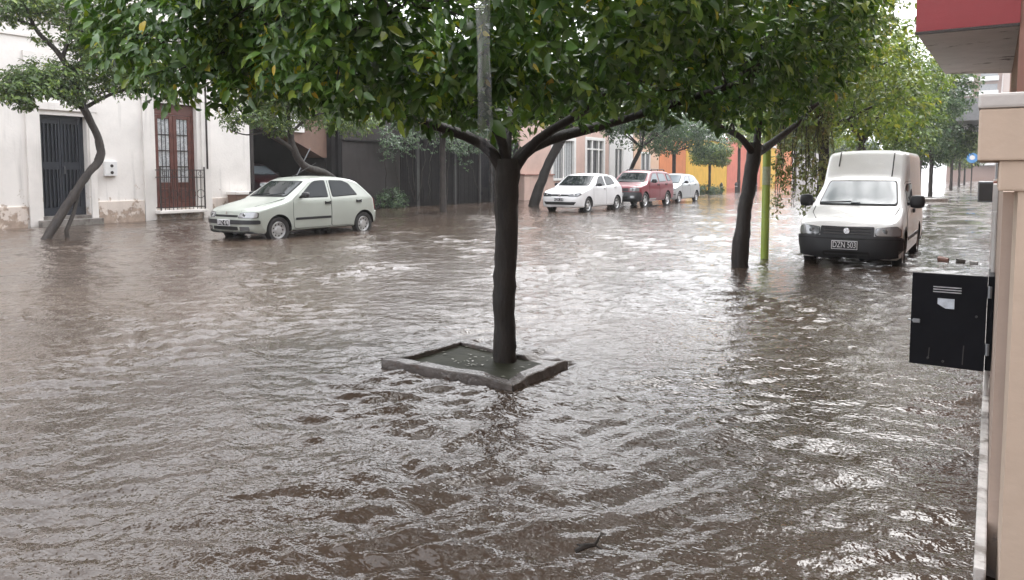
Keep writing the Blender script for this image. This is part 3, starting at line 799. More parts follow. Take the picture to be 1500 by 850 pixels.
# broken brick pieces on the pavement
lab = ['largest reddish brick bit', 'dark flat brick bit', 'small pale brick bit']
for i, (x, y, s) in enumerate([(-0.62, 13.7, 0.09), (-0.38, 13.75, 0.07), (-0.20, 13.6, 0.06)]):
    bm = bmesh.new(); bmesh.ops.create_cube(bm, size=1)
    for v in bm.verts: v.co = Vector((v.co.x*s*1.8, v.co.y*s, v.co.z*s*0.8)) + Vector((rr.uniform(-1,1), rr.uniform(-1,1), rr.uniform(-1,1)))*s*0.15
    bmesh.ops.bevel(bm, geom=bm.edges[:], offset=s*0.12, segments=1, affect='EDGES')
    q = MB(); q.addbm(bm); bm.free()
    o = q.build('brick_piece', [M['brick'], M['concrete'], M['coping']][i]); o.location = (x, y, -0.01+s*0.4); o.rotation_euler = (0.1, 0.05, rr.uniform(-0.4,0.4))
    tag(o, lab[i] + ' lying on the wet pavement ahead of the van', 'brick piece', 'brick pieces on the pavement')
# twig floating in front
q = empty('floating_twig', (-1.2, 2.36, 0.0)); tag(q, 'small dark twig with a forked end floating in the brown water', 'twig')
k = MB(); k.tube([(-0.035,-0.03,0.016),(-0.01,0.0,0.03),(0.012,0.03,0.028),(0.02,0.06,0.05)], [0.008,0.011,0.007,0.004], 7, rough=0.15); k.tube([(-0.01,0.0,0.03),(-0.05,0.01,0.02)], [0.006,0.003], 6); k.tube([(0.012,0.03,0.028),(0.045,0.03,0.02)],[0.005,0.002],6)
k.build('stem', M['bark'], q, smooth=True)
k = MB(); k.add([(0.02,0.06,0.05),(0.035,0.075,0.052),(0.03,0.10,0.045),(0.012,0.08,0.055)], [(0,1,2,3)]); k.build('leaf', M['bark2'], q)
# ------------------------------------------------------------------ trees
def unit(a): return a/np.maximum(np.linalg.norm(a, axis=-1, keepdims=True), 1e-9)

def leaf_mesh(name, C, D, per, Lm, mat_, parent, r, fine=True, spread=1.0, droop=0.25, width=0.42, tint_fn=None, twig=0.5, upbias=1.0):
    """C sprig centres, D outward directions; 'per' leaves round each sprig"""
    n = len(C)*per
    c = np.repeat(C, per, 0); d = np.repeat(D, per, 0)
    s = np.tile(np.linspace(-0.5, 1.0, per), len(C))[:, None]
    rnd = unit(r.normal(size=(n, 3)))
    # blades lie like loose shingles: facing out and up, tips out and down
    nrm = unit(d*0.75 + np.array([0,0,0.75])*upbias + r.normal(size=(n,3))*0.42)
    ax = d*(0.25+0.45*np.clip(s,0,1)) + rnd*1.0*spread + np.array([0,0,-droop])
    ax = unit(ax - nrm*np.sum(ax*nrm, 1, keepdims=True)*0.8)
    side = unit(np.cross(ax, nrm)); nrm = np.cross(side, ax)
    L = (Lm*np.exp(r.normal(0, 0.24, n)))[:, None]
    base = c + d*s*Lm*twig*1.6 + ax*L*0.12 + r.normal(size=(n,3))*Lm*0.22
    bend = (0.10 + 0.18*r.random(n))[:, None]
    wd = width*(0.85+0.3*r.random(n))[:, None]
    def P(t, w, h): return base + ax*L*t + side*L*wd*w + nrm*L*(h - bend*t*t)
    if fine:
        vs = [P(0,0,0), P(.3,-.46,.09), P(.3,0,0), P(.3,.46,.09), P(.66,-.42,.07), P(.66,0,0), P(.66,.42,.07), P(1,0,0.01)]
        tri = [(0,2,1),(0,3,2),(1,2,5),(1,5,4),(2,3,6),(2,6,5),(4,5,7),(5,6,7)]
    else:
        vs = [P(0,0,0), P(.45,-.5,.10), P(1,0,0), P(.45,.5,.10)]
        tri = [(0,2,1),(0,3,2)]
    k = len(vs)
    V = np.stack(vs, 1).reshape(-1, 3)
    F = (np.arange(n)*k)[:, None, None] + np.array(tri)[None]
    F = F.reshape(-1, 3)
    cl = np.repeat(r.random(len(C)), per)
    t = np.clip(0.55*cl + 0.55*r.random(n) - 0.05, 0, 0.93)
    t = np.where(r.random(n) < 0.008, 0.95+0.05*r.random(n), t)
    if tint_fn is not None: t = np.clip(tint_fn(c, t, r), 0, 1)
    return np_mesh(name, V, F, mat_, parent, tint=np.repeat(t, k))

def noise3(p, seed, scale):
    """cheap smooth value field in [-1,1]"""
    r = np.random.default_rng(seed)
    o = np.zeros(len(p))
    for i in range(7):
        k = unit(r.normal(size=3))*scale*r.uniform(0.6, 1.7)
        o += np.sin(p@k + r.uniform(0, 6.28))
    return o/3.0

def lobe_points(lobes, n, r, shell=0.55, gap=0.0, gseed=1, gscale=4.0, zmin=None):
    """points spread in the outer part of ellipsoid lobes (cx,cy,cz,rx,ry,rz,weight)"""
    w = np.array([l[6] for l in lobes], float); w /= w.sum()
    C = []; D = []
    which = r.choice(len(lobes), size=n*3, p=w)
    u = unit(r.normal(size=(n*3, 3)))
    rad = shell + (1.04-shell)*r.random(n*3)**0.6
    L = np.array([l[:6] for l in lobes])[which]
    P_ = L[:, :3] + u*L[:, 3:6]*rad[:, None]
    # drop points deep inside another lobe
    keep = np.ones(len(P_), bool)
    for l in lobes:
        q = (P_-np.array(l[:3]))/np.array(l[3:6])
        keep &= np.linalg.norm(q, axis=1) > shell*0.92
    keep &= noise3(P_, gseed, gscale) > gap-0.55
    if zmin is not None:
        keep &= P_[:, 2] > zmin(P_)
        keep &= (P_[:, 2] < zmin(P_)+1.3) | (r.random(len(P_)) < 0.38)
    P_ = P_[keep][:n]; u = u[keep][:n]
    return P_, unit(u + np.array([0,0,0.1]))

def branch_path(a, b, r, sag=0.0, n=7, wob=0.05, start_dir=None):
    a = np.array(a, float); b = np.array(b, float)
    L = np.linalg.norm(b-a)
    c = (a+b)/2
    if start_dir is not None: c = a + np.array(start_dir)*L*0.5
    t = np.linspace(0, 1, n)[:, None]
    p = (1-t)**2*a + 2*t*(1-t)*c + t*t*b
    p[:, 2] -= sag*np.sin(np.pi*t[:, 0])
    w = r.normal(size=(n, 3))*wob*L*0.35; w[0] = 0; w[-1] = 0
    return p + w

def tree(name, label, trunk, trad, limbs, lobes, nspr, per, leaf, lm, seed, group=None, gap=0.1, shell=0.5, bark='bark', fine=True,
         zmin=None, gscale=4.0, extra=None, twigs=40, width=0.42, tint_fn=None, droop=0.25, cat='tree', upbias=1.0):
    """trunk: world points; limbs: list of (points, r0, r1); lobes in world space. The root stands at the trunk's foot."""
    r = np.random.default_rng(seed)
    o = np.array([trunk[0][0], trunk[0][1], 0.0])
    root = empty(name, tuple(o)); tag(root, label, cat, group)
    q = MB()
    t = np.array(trunk, float) - o
    # smooth the trunk line
    tt = np.linspace(0, len(t)-1, (len(t)-1)*7+1)
    from_i = np.arange(len(t))
    def cat_rom(P_, tv):
        i = int(min(max(math.floor(tv), 0), len(P_)-2)); f = tv-i
        p0 = P_[max(i-1,0)]; p1 = P_[i]; p2 = P_[i+1]; p3 = P_[min(i+2, len(P_)-1)]
        return 0.5*((2*p1) + (-p0+p2)*f + (2*p0-5*p1+4*p2-p3)*f*f + (-p0+3*p1-3*p2+p3)*f**3)
    pts = [cat_rom(t, v) for v in tt]
    rads = np.interp(tt, from_i, trad)
    kn = np.convolve(r.normal(size=len(pts)+2), [0.25,0.5,0.25], 'valid')
    rads = rads*(1+0.045*kn)                                  # knots and swellings
    pts = [p + r.normal(size=3)*np.array([1,1,0])*rads[i]*0.05 for i, p in enumerate(pts)]
    q.tube(pts, list(rads), 16, rough=0.085, seed=seed)
    q.build('trunk', M[bark], root, smooth=True, ang=60)
    q = MB()
    ends = []
    for li, (P_, r0, r1) in enumerate(limbs):
        P_ = np.array(P_, float)-o
        tv = np.linspace(0, len(P_)-1, (len(P_)-1)*4+1)
        pp = [cat_rom(P_, v) for v in tv]
        q.tube(pp, list(np.linspace(r0, r1, len(pp))), 9, rough=0.05, seed=seed+li)
        ends += [(p, r0+(r1-r0)*k/len(pp)) for k, p in enumerate(pp) if k > len(pp)*0.35]
    C, D = lobe_points(lobes, nspr, r, shell, gap, seed+50, gscale, zmin)
    C = C - o
    if ends:
        E = np.array([e[0] for e in ends]); ER = np.array([e[1] for e in ends])
        for k in r.choice(len(C), size=min(twigs, len(C)), replace=False):
            dd = np.linalg.norm(E-C[k], axis=1); j = int(np.argmin(dd))
            q.tube(branch_path(E[j], C[k], r, sag=-0.03, n=6, wob=0.12), list(np.linspace(max(0.006, min(ER[j]*0.5, 0.03)), 0.004, 6)), 5, cap=False)
        q.build('branches', M[bark], root, smooth=True, ang=60)
    tf = None
    if tint_fn: tf = lambda c, t_, rr_: tint_fn(c+o, t_, rr_)
    leaf_mesh('crown', C, D, per, lm, M[leaf], root, r, fine=fine, width=width, tint_fn=tf, droop=droop, upbias=upbias)
    if extra:
        for (lbs, ns, pr, lf, lmm, nm, sh) in extra:
            C2, D2 = lobe_points(lbs, ns, r, sh, gap, seed+77, gscale, None)
            leaf_mesh(nm, C2-o, D2, pr, lmm, M[lf], root, r, fine=fine, width=width, droop=droop)
    return root

GR = 'street trees along the flooded pavement'
# --- nearest tree: dark glossy citrus with a wide umbrella crown
def zlow(P_):
    d = np.hypot(P_[:,0]+3.0, P_[:,1]-4.5)
    v = -P_[:,0]*0.545+P_[:,1]*0.839-5.4
    return 1.82 + 0.13*np.sin(2.3*P_[:,0]+1.1*P_[:,1]) + 0.13*np.sin(3.7*P_[:,1]-1.9*P_[:,0]) + 0.06*np.sin(9*P_[:,0]+7*P_[:,1]) - 0.02*d + 0.18*np.clip(0.9-d,0,1) + 0.10*np.clip(v,0,2) + 0.24*np.clip((-(P_[:,0]*0.839+P_[:,1]*0.545)-0.9)/1.2,0,1)
def tint_main(c, t, r):
    # some shoots are fresh and yellow, as a few sprigs of the tree are
    for (x, y, z) in ((-3.95,2.95,2.35), (-3.3,2.7,2.45), (-2.2,3.2,2.35), (-3.7,3.0,2.0)):
        near = np.linalg.norm(c-np.array([x,y,z]), axis=1)
        t = np.where(near < 0.13, np.clip(t*0.3+0.82, 0, 0.97), t)
    return t
L1 = [(-3.0,4.5,2.75,2.15,2.1,1.15,3.0), (-4.35,3.35,2.55,1.0,1.0,0.80,1.1), (-1.75,5.5,2.6,1.05,1.0,0.85,1.1), (-2.0,3.5,2.7,1.1,1.1,0.8,1.0), (-4.1,5.5,2.65,1.1,1.1,0.9,0.9), (-3.2,3.3,2.45,1.2,0.95,0.72,1.3), (-3.0,4.5,2.2,1.9,1.8,0.5,0.9)]
f0 = (-2.985,4.53,1.34)
tree('citrus_tree', 'nearest dark citrus tree with glossy leaves, its black trunk standing in the stone kerb',
     [(-3.0,4.53,-0.2),(-3.0,4.53,0.0),(-3.01,4.53,0.5),(-2.995,4.54,1.0),(-2.98,4.525,1.50)], [0.098,0.088,0.080,0.083,0.092],
     [([f0,(-3.12,4.40,1.62),(-3.55,3.95,1.85),(-4.2,3.45,2.3)],0.052,0.022),
      ([f0,(-2.84,4.65,1.60),(-2.35,5.1,1.80),(-1.6,5.7,2.1)],0.056,0.022),
      ([f0,(-2.76,4.58,1.64),(-2.1,4.4,1.95),(-1.5,3.9,2.5)],0.042,0.018),
      ([f0,(-3.03,4.6,1.70),(-3.3,5.1,2.1),(-3.9,5.8,2.6)],0.045,0.018),
      ([f0,(-2.99,4.42,1.70),(-3.0,3.8,2.0),(-2.9,3.1,2.4)],0.045,0.016),
      ([(-2.35,5.1,1.80),(-2.2,5.6,2.1),(-2.4,6.2,2.6)],0.035,0.012),
      ([(-3.55,3.95,1.85),(-3.6,4.3,2.1),(-4.3,4.6,2.6)],0.032,0.012)],
     L1, 9300, 7, 'leaf_dark', 0.067, 21, GR, gap=-0.1, shell=0.62, zmin=zlow, gscale=5.0, twigs=260, tint_fn=tint_main, width=0.46)

# --- second tree on this pavement, next to the lime pole
f0 = (-3.12,11.6,1.72)
tree('citrus_tree', 'second citrus tree with a forked dark trunk beside the lime green pole',
     [(-3.14,11.1,-0.2),(-3.14,11.1,0.0),(-3.13,11.18,0.6),(-3.11,11.38,1.2),(-3.08,11.6,1.85)], [0.150,0.125,0.110,0.106,0.11],
     [([(-3.08,11.55,1.68),(-3.2,11.2,1.95),(-3.4,10.6,2.15),(-3.6,10.0,2.7)],0.060,0.02),
      ([(-3.08,11.6,1.70),(-2.9,12.2,1.95),(-2.6,12.9,2.4),(-2.5,13.4,3.1)],0.075,0.022),
      ([(-2.6,12.9,2.4),(-2.2,13.6,2.9),(-1.6,14.2,3.3)],0.035,0.012),
      ([(-3.08,11.6,1.72),(-3.1,11.9,2.4),(-3.2,12.2,3.2)],0.065,0.02),
      ([(-3.4,10.6,2.15),(-2.9,10.2,2.5),(-2.5,9.6,3.0)],0.03,0.012)],
     [(-3.2,10.9,3.3,1.6,1.7,1.05,2.2), (-3.3,9.9,3.05,1.25,1.2,0.75,1.4), (-2.9,12.9,3.8,1.5,1.4,1.1,0.9), (-3.5,10.8,2.7,0.9,1.1,0.40,0.4)],
     3000, 7, 'leaf_dark', 0.085, 22, GR, gap=0.12, shell=0.5, zmin=lambda P_: 2.42+0.16*np.sin(2.7*P_[:,0]+1.9*P_[:,1])+0.1*np.sin(5*P_[:,1]-3*P_[:,0]), gscale=3.5, twigs=160,
     extra=[([(-2.3,13.2,3.5,1.4,1.5,1.3,1.0), (-2.7,12.0,4.3,1.3,1.3,0.9,0.8)], 900, 6, 'leaf_light', 0.085, 'young_shoots', 0.3)], width=0.5)

# --- trees further down this pavement
def street_tree(label, x, y, h, rad, zc, leaf, lm, nspr, seed, name='street_tree', group=GR, trunkr=0.13, fine=False, extra_lobes=(), gap=0.15, per=6, bark='bark2', lean=(0.0,0.0), shell=0.4, gscale=2.5):
    r = np.random.default_rng(seed)
    top = np.array([x+lean[0], y+lean[1], zc-rad[2]*0.75])
    tr_ = [(x,y,-0.3),(x,y,0.0),(x+lean[0]*0.4,y+lean[1]*0.4,top[2]*0.5),tuple(top)]
    lobes = [(x+lean[0],y+lean[1],zc,rad[0]*0.72,rad[1]*0.72,rad[2]*0.8,1.5)]
    limbs = []
    for k in range(6):
        a = k*2*math.pi/6 + r.uniform(-0.4,0.4)
        q = (x+lean[0]+math.cos(a)*rad[0]*0.58, y+lean[1]+math.sin(a)*rad[1]*0.58, zc+r.uniform(-0.5,0.55)*rad[2])
        lobes.append((*q, rad[0]*0.45, rad[1]*0.45, rad[2]*0.42, 0.7))
        limbs.append(([tuple(top), ((top[0]+q[0])/2, (top[1]+q[1])/2, (top[2]*0.45+q[2]*0.55)), q], trunkr*0.5, trunkr*0.12))
    lobes += list(extra_lobes)
    return tree(name, label, tr_, [trunkr*1.35,trunkr*1.1,trunkr*0.9,trunkr*0.95], limbs, lobes, nspr, per, leaf, lm, seed, group, gap=gap, shell=shell, bark=bark, fine=fine, gscale=gscale, twigs=70, width=0.5)

street_tree('bright green tree leaning over the white van from behind it', -3.1, 17.2, 5.5, (2.0,2.1,1.9), 3.75, 'leaf_light', 0.10, 2600, 31, trunkr=0.12, gap=0.25)
street_tree('yellow green street tree rising behind the cargo box of the white van', -3.1, 22.5, 6.5, (2.3,2.4,2.4), 4.0, 'leaf_light', 0.11, 2300, 32, trunkr=0.12, gap=0.2)
street_tree('full mid green street tree past the yellow green one behind the van', -3.1, 29.5, 6.5, (2.5,2.6,2.7), 4.1, 'leaf_mid', 0.13, 2300, 33, trunkr=0.12, gap=0.1)
street_tree('dense bluish green street tree beyond the thin post', -3.1, 38.0, 7, (2.6,2.8,2.8), 4.3, 'leaf_blue', 0.15, 2200, 34, trunkr=0.12, gap=0.05)
street_tree('round bluish green tree with low crown before the far trunks', -3.2, 52.0, 7, (2.6,2.8,2.8), 4.4, 'leaf_blue', 0.18, 1800, 35, trunkr=0.12, gap=0.05)
street_tree('far street tree whose straight trunk stands nearest in the distant row', -3.1, 76.0, 7, (2.6,3.0,2.8), 4.7, 'leaf_mid', 0.22, 1200, 36, trunkr=0.12, gap=0.1)
street_tree('far street tree with the middle trunk of the distant row', -3.1, 94.0, 7, (2.6,3.0,2.3), 4.6, 'leaf_blue', 0.25, 1000, 37, trunkr=0.12, gap=0.1)
street_tree('farthest street tree of the row on this pavement', -3.1, 112.0, 6, (2.4,3.0,2.0), 4.0, 'leaf_mid', 0.28, 800, 38, trunkr=0.12, gap=0.1)
# hanging olive shoots behind the lime pole
r_ = np.random.default_rng(5)
hang = empty('drooping_bough', (-3.35, 16.2, 0)); tag(hang, 'drooping olive brown bough hanging low between the lime pole and the white van', 'bough')
q = MB(); Cs = []; Ds = []
for k in range(26):
    bx, by = -0.55+1.25*r_.random(), -0.4+0.8*r_.random()
    z0_ = 2.6+0.4*r_.random(); z1_ = 0.55+1.0*r_.random()
    pp = [(bx*0.6,by*0.6,3.4),(bx*0.9,by*0.9,(z0_+z1_)/2+0.35),(bx,by,z1_)]
    q.tube(branch_path(pp[0], pp[2], r_, n=7, wob=0.05), list(np.linspace(0.016,0.004,7)), 5, cap=False)
    for j in range(22):
        t = r_.random()**0.7; Cs.append(np.array(pp[0])*(1-t)+np.array(pp[2])*t + r_.normal(size=3)*0.07); Ds.append((r_.normal()*0.4, r_.normal()*0.4, -1))
q.tube([(1.1,1.0,3.3),(0.5,0.4,3.5),(0,0,3.4)], [0.04,0.03,0.02], 7)
q.build('branches', M['bark2'], hang, smooth=True)
leaf_mesh('foliage', np.array(Cs), unit(np.array(Ds, float)), 5, 0.085, M['leaf_brown'], hang, r_, fine=False, droop=0.7, width=0.5)

# --- trees of the opposite pavement
GL = 'street trees along the opposite pavement'
# leaning, open crowned tree by the navy door
lean_root = tree('street_tree', 'leaning open crowned tree in front of the navy door of the cream house',
     [(-17.1,7.72,-0.3),(-17.1,7.86,0.0),(-17.1,8.42,0.85),(-17.08,8.80,1.42),(-17.1,9.08,1.75),(-17.1,9.06,2.2),(-17.1,8.75,2.9)], [0.13,0.098,0.088,0.078,0.092,0.080,0.075],
     [([(-17.1,8.75,2.85),(-17.1,8.60,3.4),(-17.2,8.35,4.0),(-17.3,7.9,4.55),(-17.2,7.6,5.4)],0.085,0.025),
      ([(-17.1,8.75,2.85),(-17.0,9.3,3.2),(-16.9,9.9,3.4),(-16.9,10.5,3.3)],0.05,0.015),
      ([(-17.2,8.4,3.9),(-17.2,8.6,4.6),(-17.0,8.6,5.6)],0.05,0.015),
      ([(-17.3,7.9,4.55),(-17.4,7.4,4.7),(-17.4,6.9,4.8)],0.04,0.012),
      ([(-17.1,8.75,2.85),(-17.1,8.2,3.1),(-17.1,7.5,3.3)],0.04,0.012)],
     [(-17.1,8.15,3.35,0.7,1.0,0.50,1.5),(-17.1,7.55,3.15,0.6,0.55,0.36,0.7),(-17.0,9.25,3.75,0.8,0.8,0.62,1.3),(-16.9,10.0,3.75,0.7,0.55,0.5,0.6),(-17.1,8.7,4.55,0.9,0.9,0.55,1.2),(-17.2,8.3,5.3,1.0,1.0,0.6,1.3),(-17.2,7.35,4.9,0.6,0.5,0.4,0.5),(-17.0,9.5,4.9,0.6,0.6,0.5,0.5)],
     3000, 7, 'leaf_mid', 0.085, 41, GL, gap=0.1, shell=0.2, bark='bark2', gscale=5.5, twigs=180,
     extra=[([(-16.8,9.05,4.1,0.45,0.42,0.32,1.0),(-16.8,9.55,3.55,0.35,0.35,0.22,0.5),(-16.8,10.1,3.9,0.3,0.3,0.3,0.4)], 210, 7, 'leaf_light', 0.085, 'yellow_shoots', 0.1)])
q = MB(); q.tube([(0.05,0.56,-0.2),(0.05,0.54,0.15),(0.02,0.73,0.55),(0.0,0.85,0.95)], [0.048,0.045,0.042,0.036], 10, rough=0.08); q.build('side_stem', M['bark2'], lean_root, smooth=True)
# tree behind the pale hatchback, trunk almost lying down
tree('street_tree', 'tree with a bent trunk leaning out behind the pale green hatchback',
     [(-17.0,16.6,0.2),(-17.0,16.3,1.0),(-17.0,15.8,1.40),(-17.0,15.0,1.62),(-17.0,14.62,2.05),(-17.0,14.45,2.6)], [0.16,0.13,0.115,0.11,0.105,0.09],
     [([(-17.0,14.62,2.05),(-17.0,14.1,2.35),(-17.0,13.3,2.65),(-17.0,12.7,3.2)],0.07,0.02),
      ([(-17.0,14.45,2.55),(-17.0,14.4,3.2),(-17.1,14.2,3.9)],0.07,0.02),
      ([(-17.0,14.45,2.55),(-16.9,15.2,3.1),(-16.8,16.2,3.3)],0.05,0.015),
      ([(-17.0,13.6,2.55),(-16.9,12.9,2.45),(-16.8,12.3,2.55)],0.03,0.01)],
     [(-17.0,14.2,3.6,1.0,1.4,0.7,1.6),(-17.0,12.9,3.0,0.7,0.7,0.42,0.8),(-16.9,15.6,3.3,1.0,1.1,0.6,1.2),(-17.0,16.8,3.1,1.0,1.0,0.5,1.0),(-17.0,14.4,4.6,1.3,1.9,0.7,1.2),(-17.0,13.9,2.75,0.5,0.6,0.25,0.4)],
     2300, 7, 'leaf_mid', 0.085, 42, GL, gap=0.05, shell=0.25, bark='bark2', gscale=4.5, twigs=150)
street_tree('broad dark leaved tree in front of the plain dark street wall', -17.0, 21.5, 5, (1.9,3.2,1.2), 3.8, 'leaf_blue', 0.11, 2200, 43, group=GL, trunkr=0.12, gap=0.0)
street_tree('dark tree with thick leaning trunk beside the pink garden wall', -16.8, 27.6, 5, (3.0,3.0,1.3), 4.3, 'leaf_mid', 0.11, 2200, 44, group=GL, trunkr=0.22, gap=0.0, lean=(1.3,0.6), bark='bark')
street_tree('slender dark tree rising between the white hatchback and the red car', -16.8, 36.6, 5, (3.2,3.4,1.5), 3.9, 'leaf_blue', 0.13, 2000, 45, group=GL, trunkr=0.12, gap=0.0, lean=(1.3,-0.3), bark='bark')
street_tree('green tree with spreading crown behind the silver hatchback', -16.8, 44.5, 6, (3.2,3.4,1.8), 4.1, 'leaf_blue', 0.15, 2000, 46, group=GL, trunkr=0.12, gap=0.0)
street_tree('small round topped tree in front of the yellow house', -16.8, 51.5, 3, (1.5,1.7,0.95), 2.75, 'leaf_mid', 0.13, 1400, 47, group=GL, trunkr=0.10, gap=0.0)
for i, (y, lf, lb) in enumerate([(59, 'leaf_light', 'tall light green tree beyond the small round topped tree'), (68, 'leaf_light', 'yellowish green tree in front of the salmon red house'), (79, 'leaf_mid', 'mid green tree in front of the golden house front'), (92, 'leaf_light', 'pale green tree by the rust orange house front'), (108, 'leaf_mid', 'green tree in front of the pale grey house'), (126, 'leaf_blue', 'farthest bluish tree of the opposite pavement')]):
    street_tree(lb, -16.9, y, 6, (2.4,3.2,1.9), 5.3, lf, 0.18+0.02*i, 1300, 60+i, group=GL, trunkr=0.12, gap=0.1)
# creeper over the board fence
r_ = np.random.default_rng(9)
cr = empty('creeper', (-20.9, 26, 0)); tag(cr, 'leafy creeper spilling over the top of the tall dark board fence', 'creeper')
Cs = []
for k in range(900):
    y_ = r_.uniform(22.2, 32.0); Cs.append((r_.normal()*0.16+0.1, y_-26, 3.25 + 0.35*math.sin(y_*1.3) + r_.normal()*0.32 - 0.25*abs(r_.normal())))
q = MB()
for k in range(14):
    y_ = r_.uniform(22.5, 31.5)-26; q.tube(branch_path((-0.1,y_,0.2),(0.1,y_+r_.normal()*0.8,3.2), r_, n=8, wob=0.05), 0.02, 5)
q.build('stems', M['bark2'], cr, smooth=True)
leaf_mesh('foliage', np.array(Cs), unit(np.tile((0.9,0,0.1), (len(Cs),1)) + r_.normal(size=(len(Cs),3))*0.3), 6, 0.10, M['leaf_blue'], cr, r_, fine=False, droop=0.5, width=0.5)
# shrubs at wall foot and at the small tree's foot
def shrub(label, x, y, sx, sy, sz, leaf, n, seed, lm=0.08):
    r = np.random.default_rng(seed)
    o = empty('shrub', (x,y,0)); tag(o, label, 'shrub')
    C, D = lobe_points([(0,0,sz*0.45,sx,sy,sz*0.55,1)], n, r, 0.3, -0.2, seed, 5.0)
    q = MB()
    for k in range(8):
        c = C[k]; q.tube(branch_path((0,0,-0.1), c, r, n=5), [0.02,0.016,0.012,0.008,0.004], 5)
    q.build('stems', M['bark2'], o, smooth=True)
    leaf_mesh('foliage', C, D, 6, lm, M[leaf], o, r, fine=False, width=0.5)
shrub('dark low shrub at the foot of the dark street wall', -20.75, 22.9, 0.4, 0.9, 0.8, 'leaf_blue', 260, 71)
shrub('low dark green shrub mound under the small round topped tree', -16.8, 51.0, 1.1, 1.5, 0.62, 'leaf_blue', 300, 72, 0.12)
# ------------------------------------------------------------------ vehicles
def paint(name, col, rough=0.28, flake=0.0, metal=0.0):
    m, nt, b = new_mat(name); L = nt.links
    tc = N(nt, 'ShaderNodeTexCoord'); n = N(nt, 'ShaderNodeTexNoise', i_Scale=2.2, i_Detail=6.0); L.new(tc.outputs['Object'], n.inputs['Vector'])
    L.new(ramp(nt, [(0.3, mul(col,0.93)), (0.7, mul(col,1.04))], n.outputs['Fac']), b.inputs['Base Color'])
    b.inputs['Roughness'].default_value = rough; b.inputs['Metallic'].default_value = metal
    b.inputs['Coat Weight'].default_value = 0.7; b.inputs['Coat Roughness'].default_value = 0.06
    # rain beads
    v = N(nt, 'ShaderNodeTexVoronoi', i_Scale=55.0); L.new(tc.outputs['Object'], v.inputs['Vector'])
    rp = ramp(nt, [(0.12,(1,1,1)),(0.32,(0,0,0))], v.outputs['Distance'])
    bpn = N(nt, 'ShaderNodeBump', i_Strength=0.12, i_Distance=0.004); L.new(rp, bpn.inputs['Height']); L.new(bpn.outputs[0], b.inputs['Coat Normal'])
    return m
M['paint_green'] = paint('pale_green_metallic', (0.355,0.382,0.345), 0.32, metal=0.15)
M['paint_white'] = paint('white_car_paint', (0.70,0.70,0.71))
M['paint_van'] = paint('white_van_paint', (0.82,0.82,0.81), 0.35)
M['paint_red'] = paint('dark_red_paint', (0.17,0.008,0.020))
M['paint_silver'] = paint('silver_paint', (0.40,0.42,0.43), 0.3, metal=0.35)
M['paint_maroon'] = paint('maroon_paint', (0.04,0.010,0.012))
m, nt, b = new_mat('car_glass'); b.inputs['Base Color'].default_value = (0.010,0.014,0.016,1); b.inputs['Roughness'].default_value = 0.06; b.inputs['Specular IOR Level'].default_value = 0.28; M['glass'] = m
m, nt, b = new_mat('sky_sheen_car_glass'); b.inputs['Base Color'].default_value = (0.20,0.235,0.26,1); b.inputs['Roughness'].default_value = 0.16; b.inputs['IOR'].default_value = 1.5; M['glass_pale'] = m  # pale base colour carries the sky reflection on the glass
M['rubber'] = mat('tyre_rubber', (0.014,0.013,0.013), 0.6, 0.3, 12)
M['plastic'] = mat('black_bumper_plastic', (0.012,0.013,0.016), 0.45, 0.2, 10)
M['gap'] = mat('dark_gap', (0.006,0.006,0.006), 0.8, 0.1)
M['rim'] = mat('steel_rim', (0.48,0.48,0.48), 0.38, 0.2, 18, metal=0.6)
M['alloy'] = mat('alloy_rim', (0.62,0.62,0.63), 0.3, 0.12, 18, metal=0.5)
m, nt, b = new_mat('lamp_glass'); b.inputs['Base Color'].default_value = (0.27,0.28,0.29,1); b.inputs['Roughness'].default_value = 0.18; b.inputs['Metallic'].default_value = 0.5; b.inputs['Coat Weight'].default_value = 1.0; M['lamp'] = m
m, nt, b = new_mat('lamp_dark'); b.inputs['Base Color'].default_value = (0.10,0.105,0.11,1); b.inputs['Roughness'].default_value = 0.1; b.inputs['Metallic'].default_value = 0.5; b.inputs['Coat Weight'].default_value = 1.0; M['lamp_dark'] = m
M['amber'] = mat('amber_lens', (0.55,0.22,0.08), 0.15, 0.1, coat=0.8)
M['tail'] = mat('red_lens', (0.30,0.012,0.012), 0.15, 0.1, coat=0.8)
M['chrome'] = mat('chrome_badge', (0.7,0.7,0.72), 0.18, 0.05, metal=0.9)
M['plate_black'] = mat('plate_black', (0.012,0.012,0.014), 0.4, 0.1)
M['plate_white'] = mat('plate_white', (0.70,0.70,0.72), 0.45, 0.1, 40)

def prof(pts, x, blur=0.03):
    px = np.array([p[0] for p in pts]); pz = np.array([p[1] for p in pts])
    k = np.linspace(-1, 1, 9); w = 1-np.abs(k)*0.9
    xx = x[:, None] + k[None]*blur
    xx = np.clip(xx, px[0], px[-1])
    return (np.interp(xx, px, pz)*w).sum(1)/w.sum()

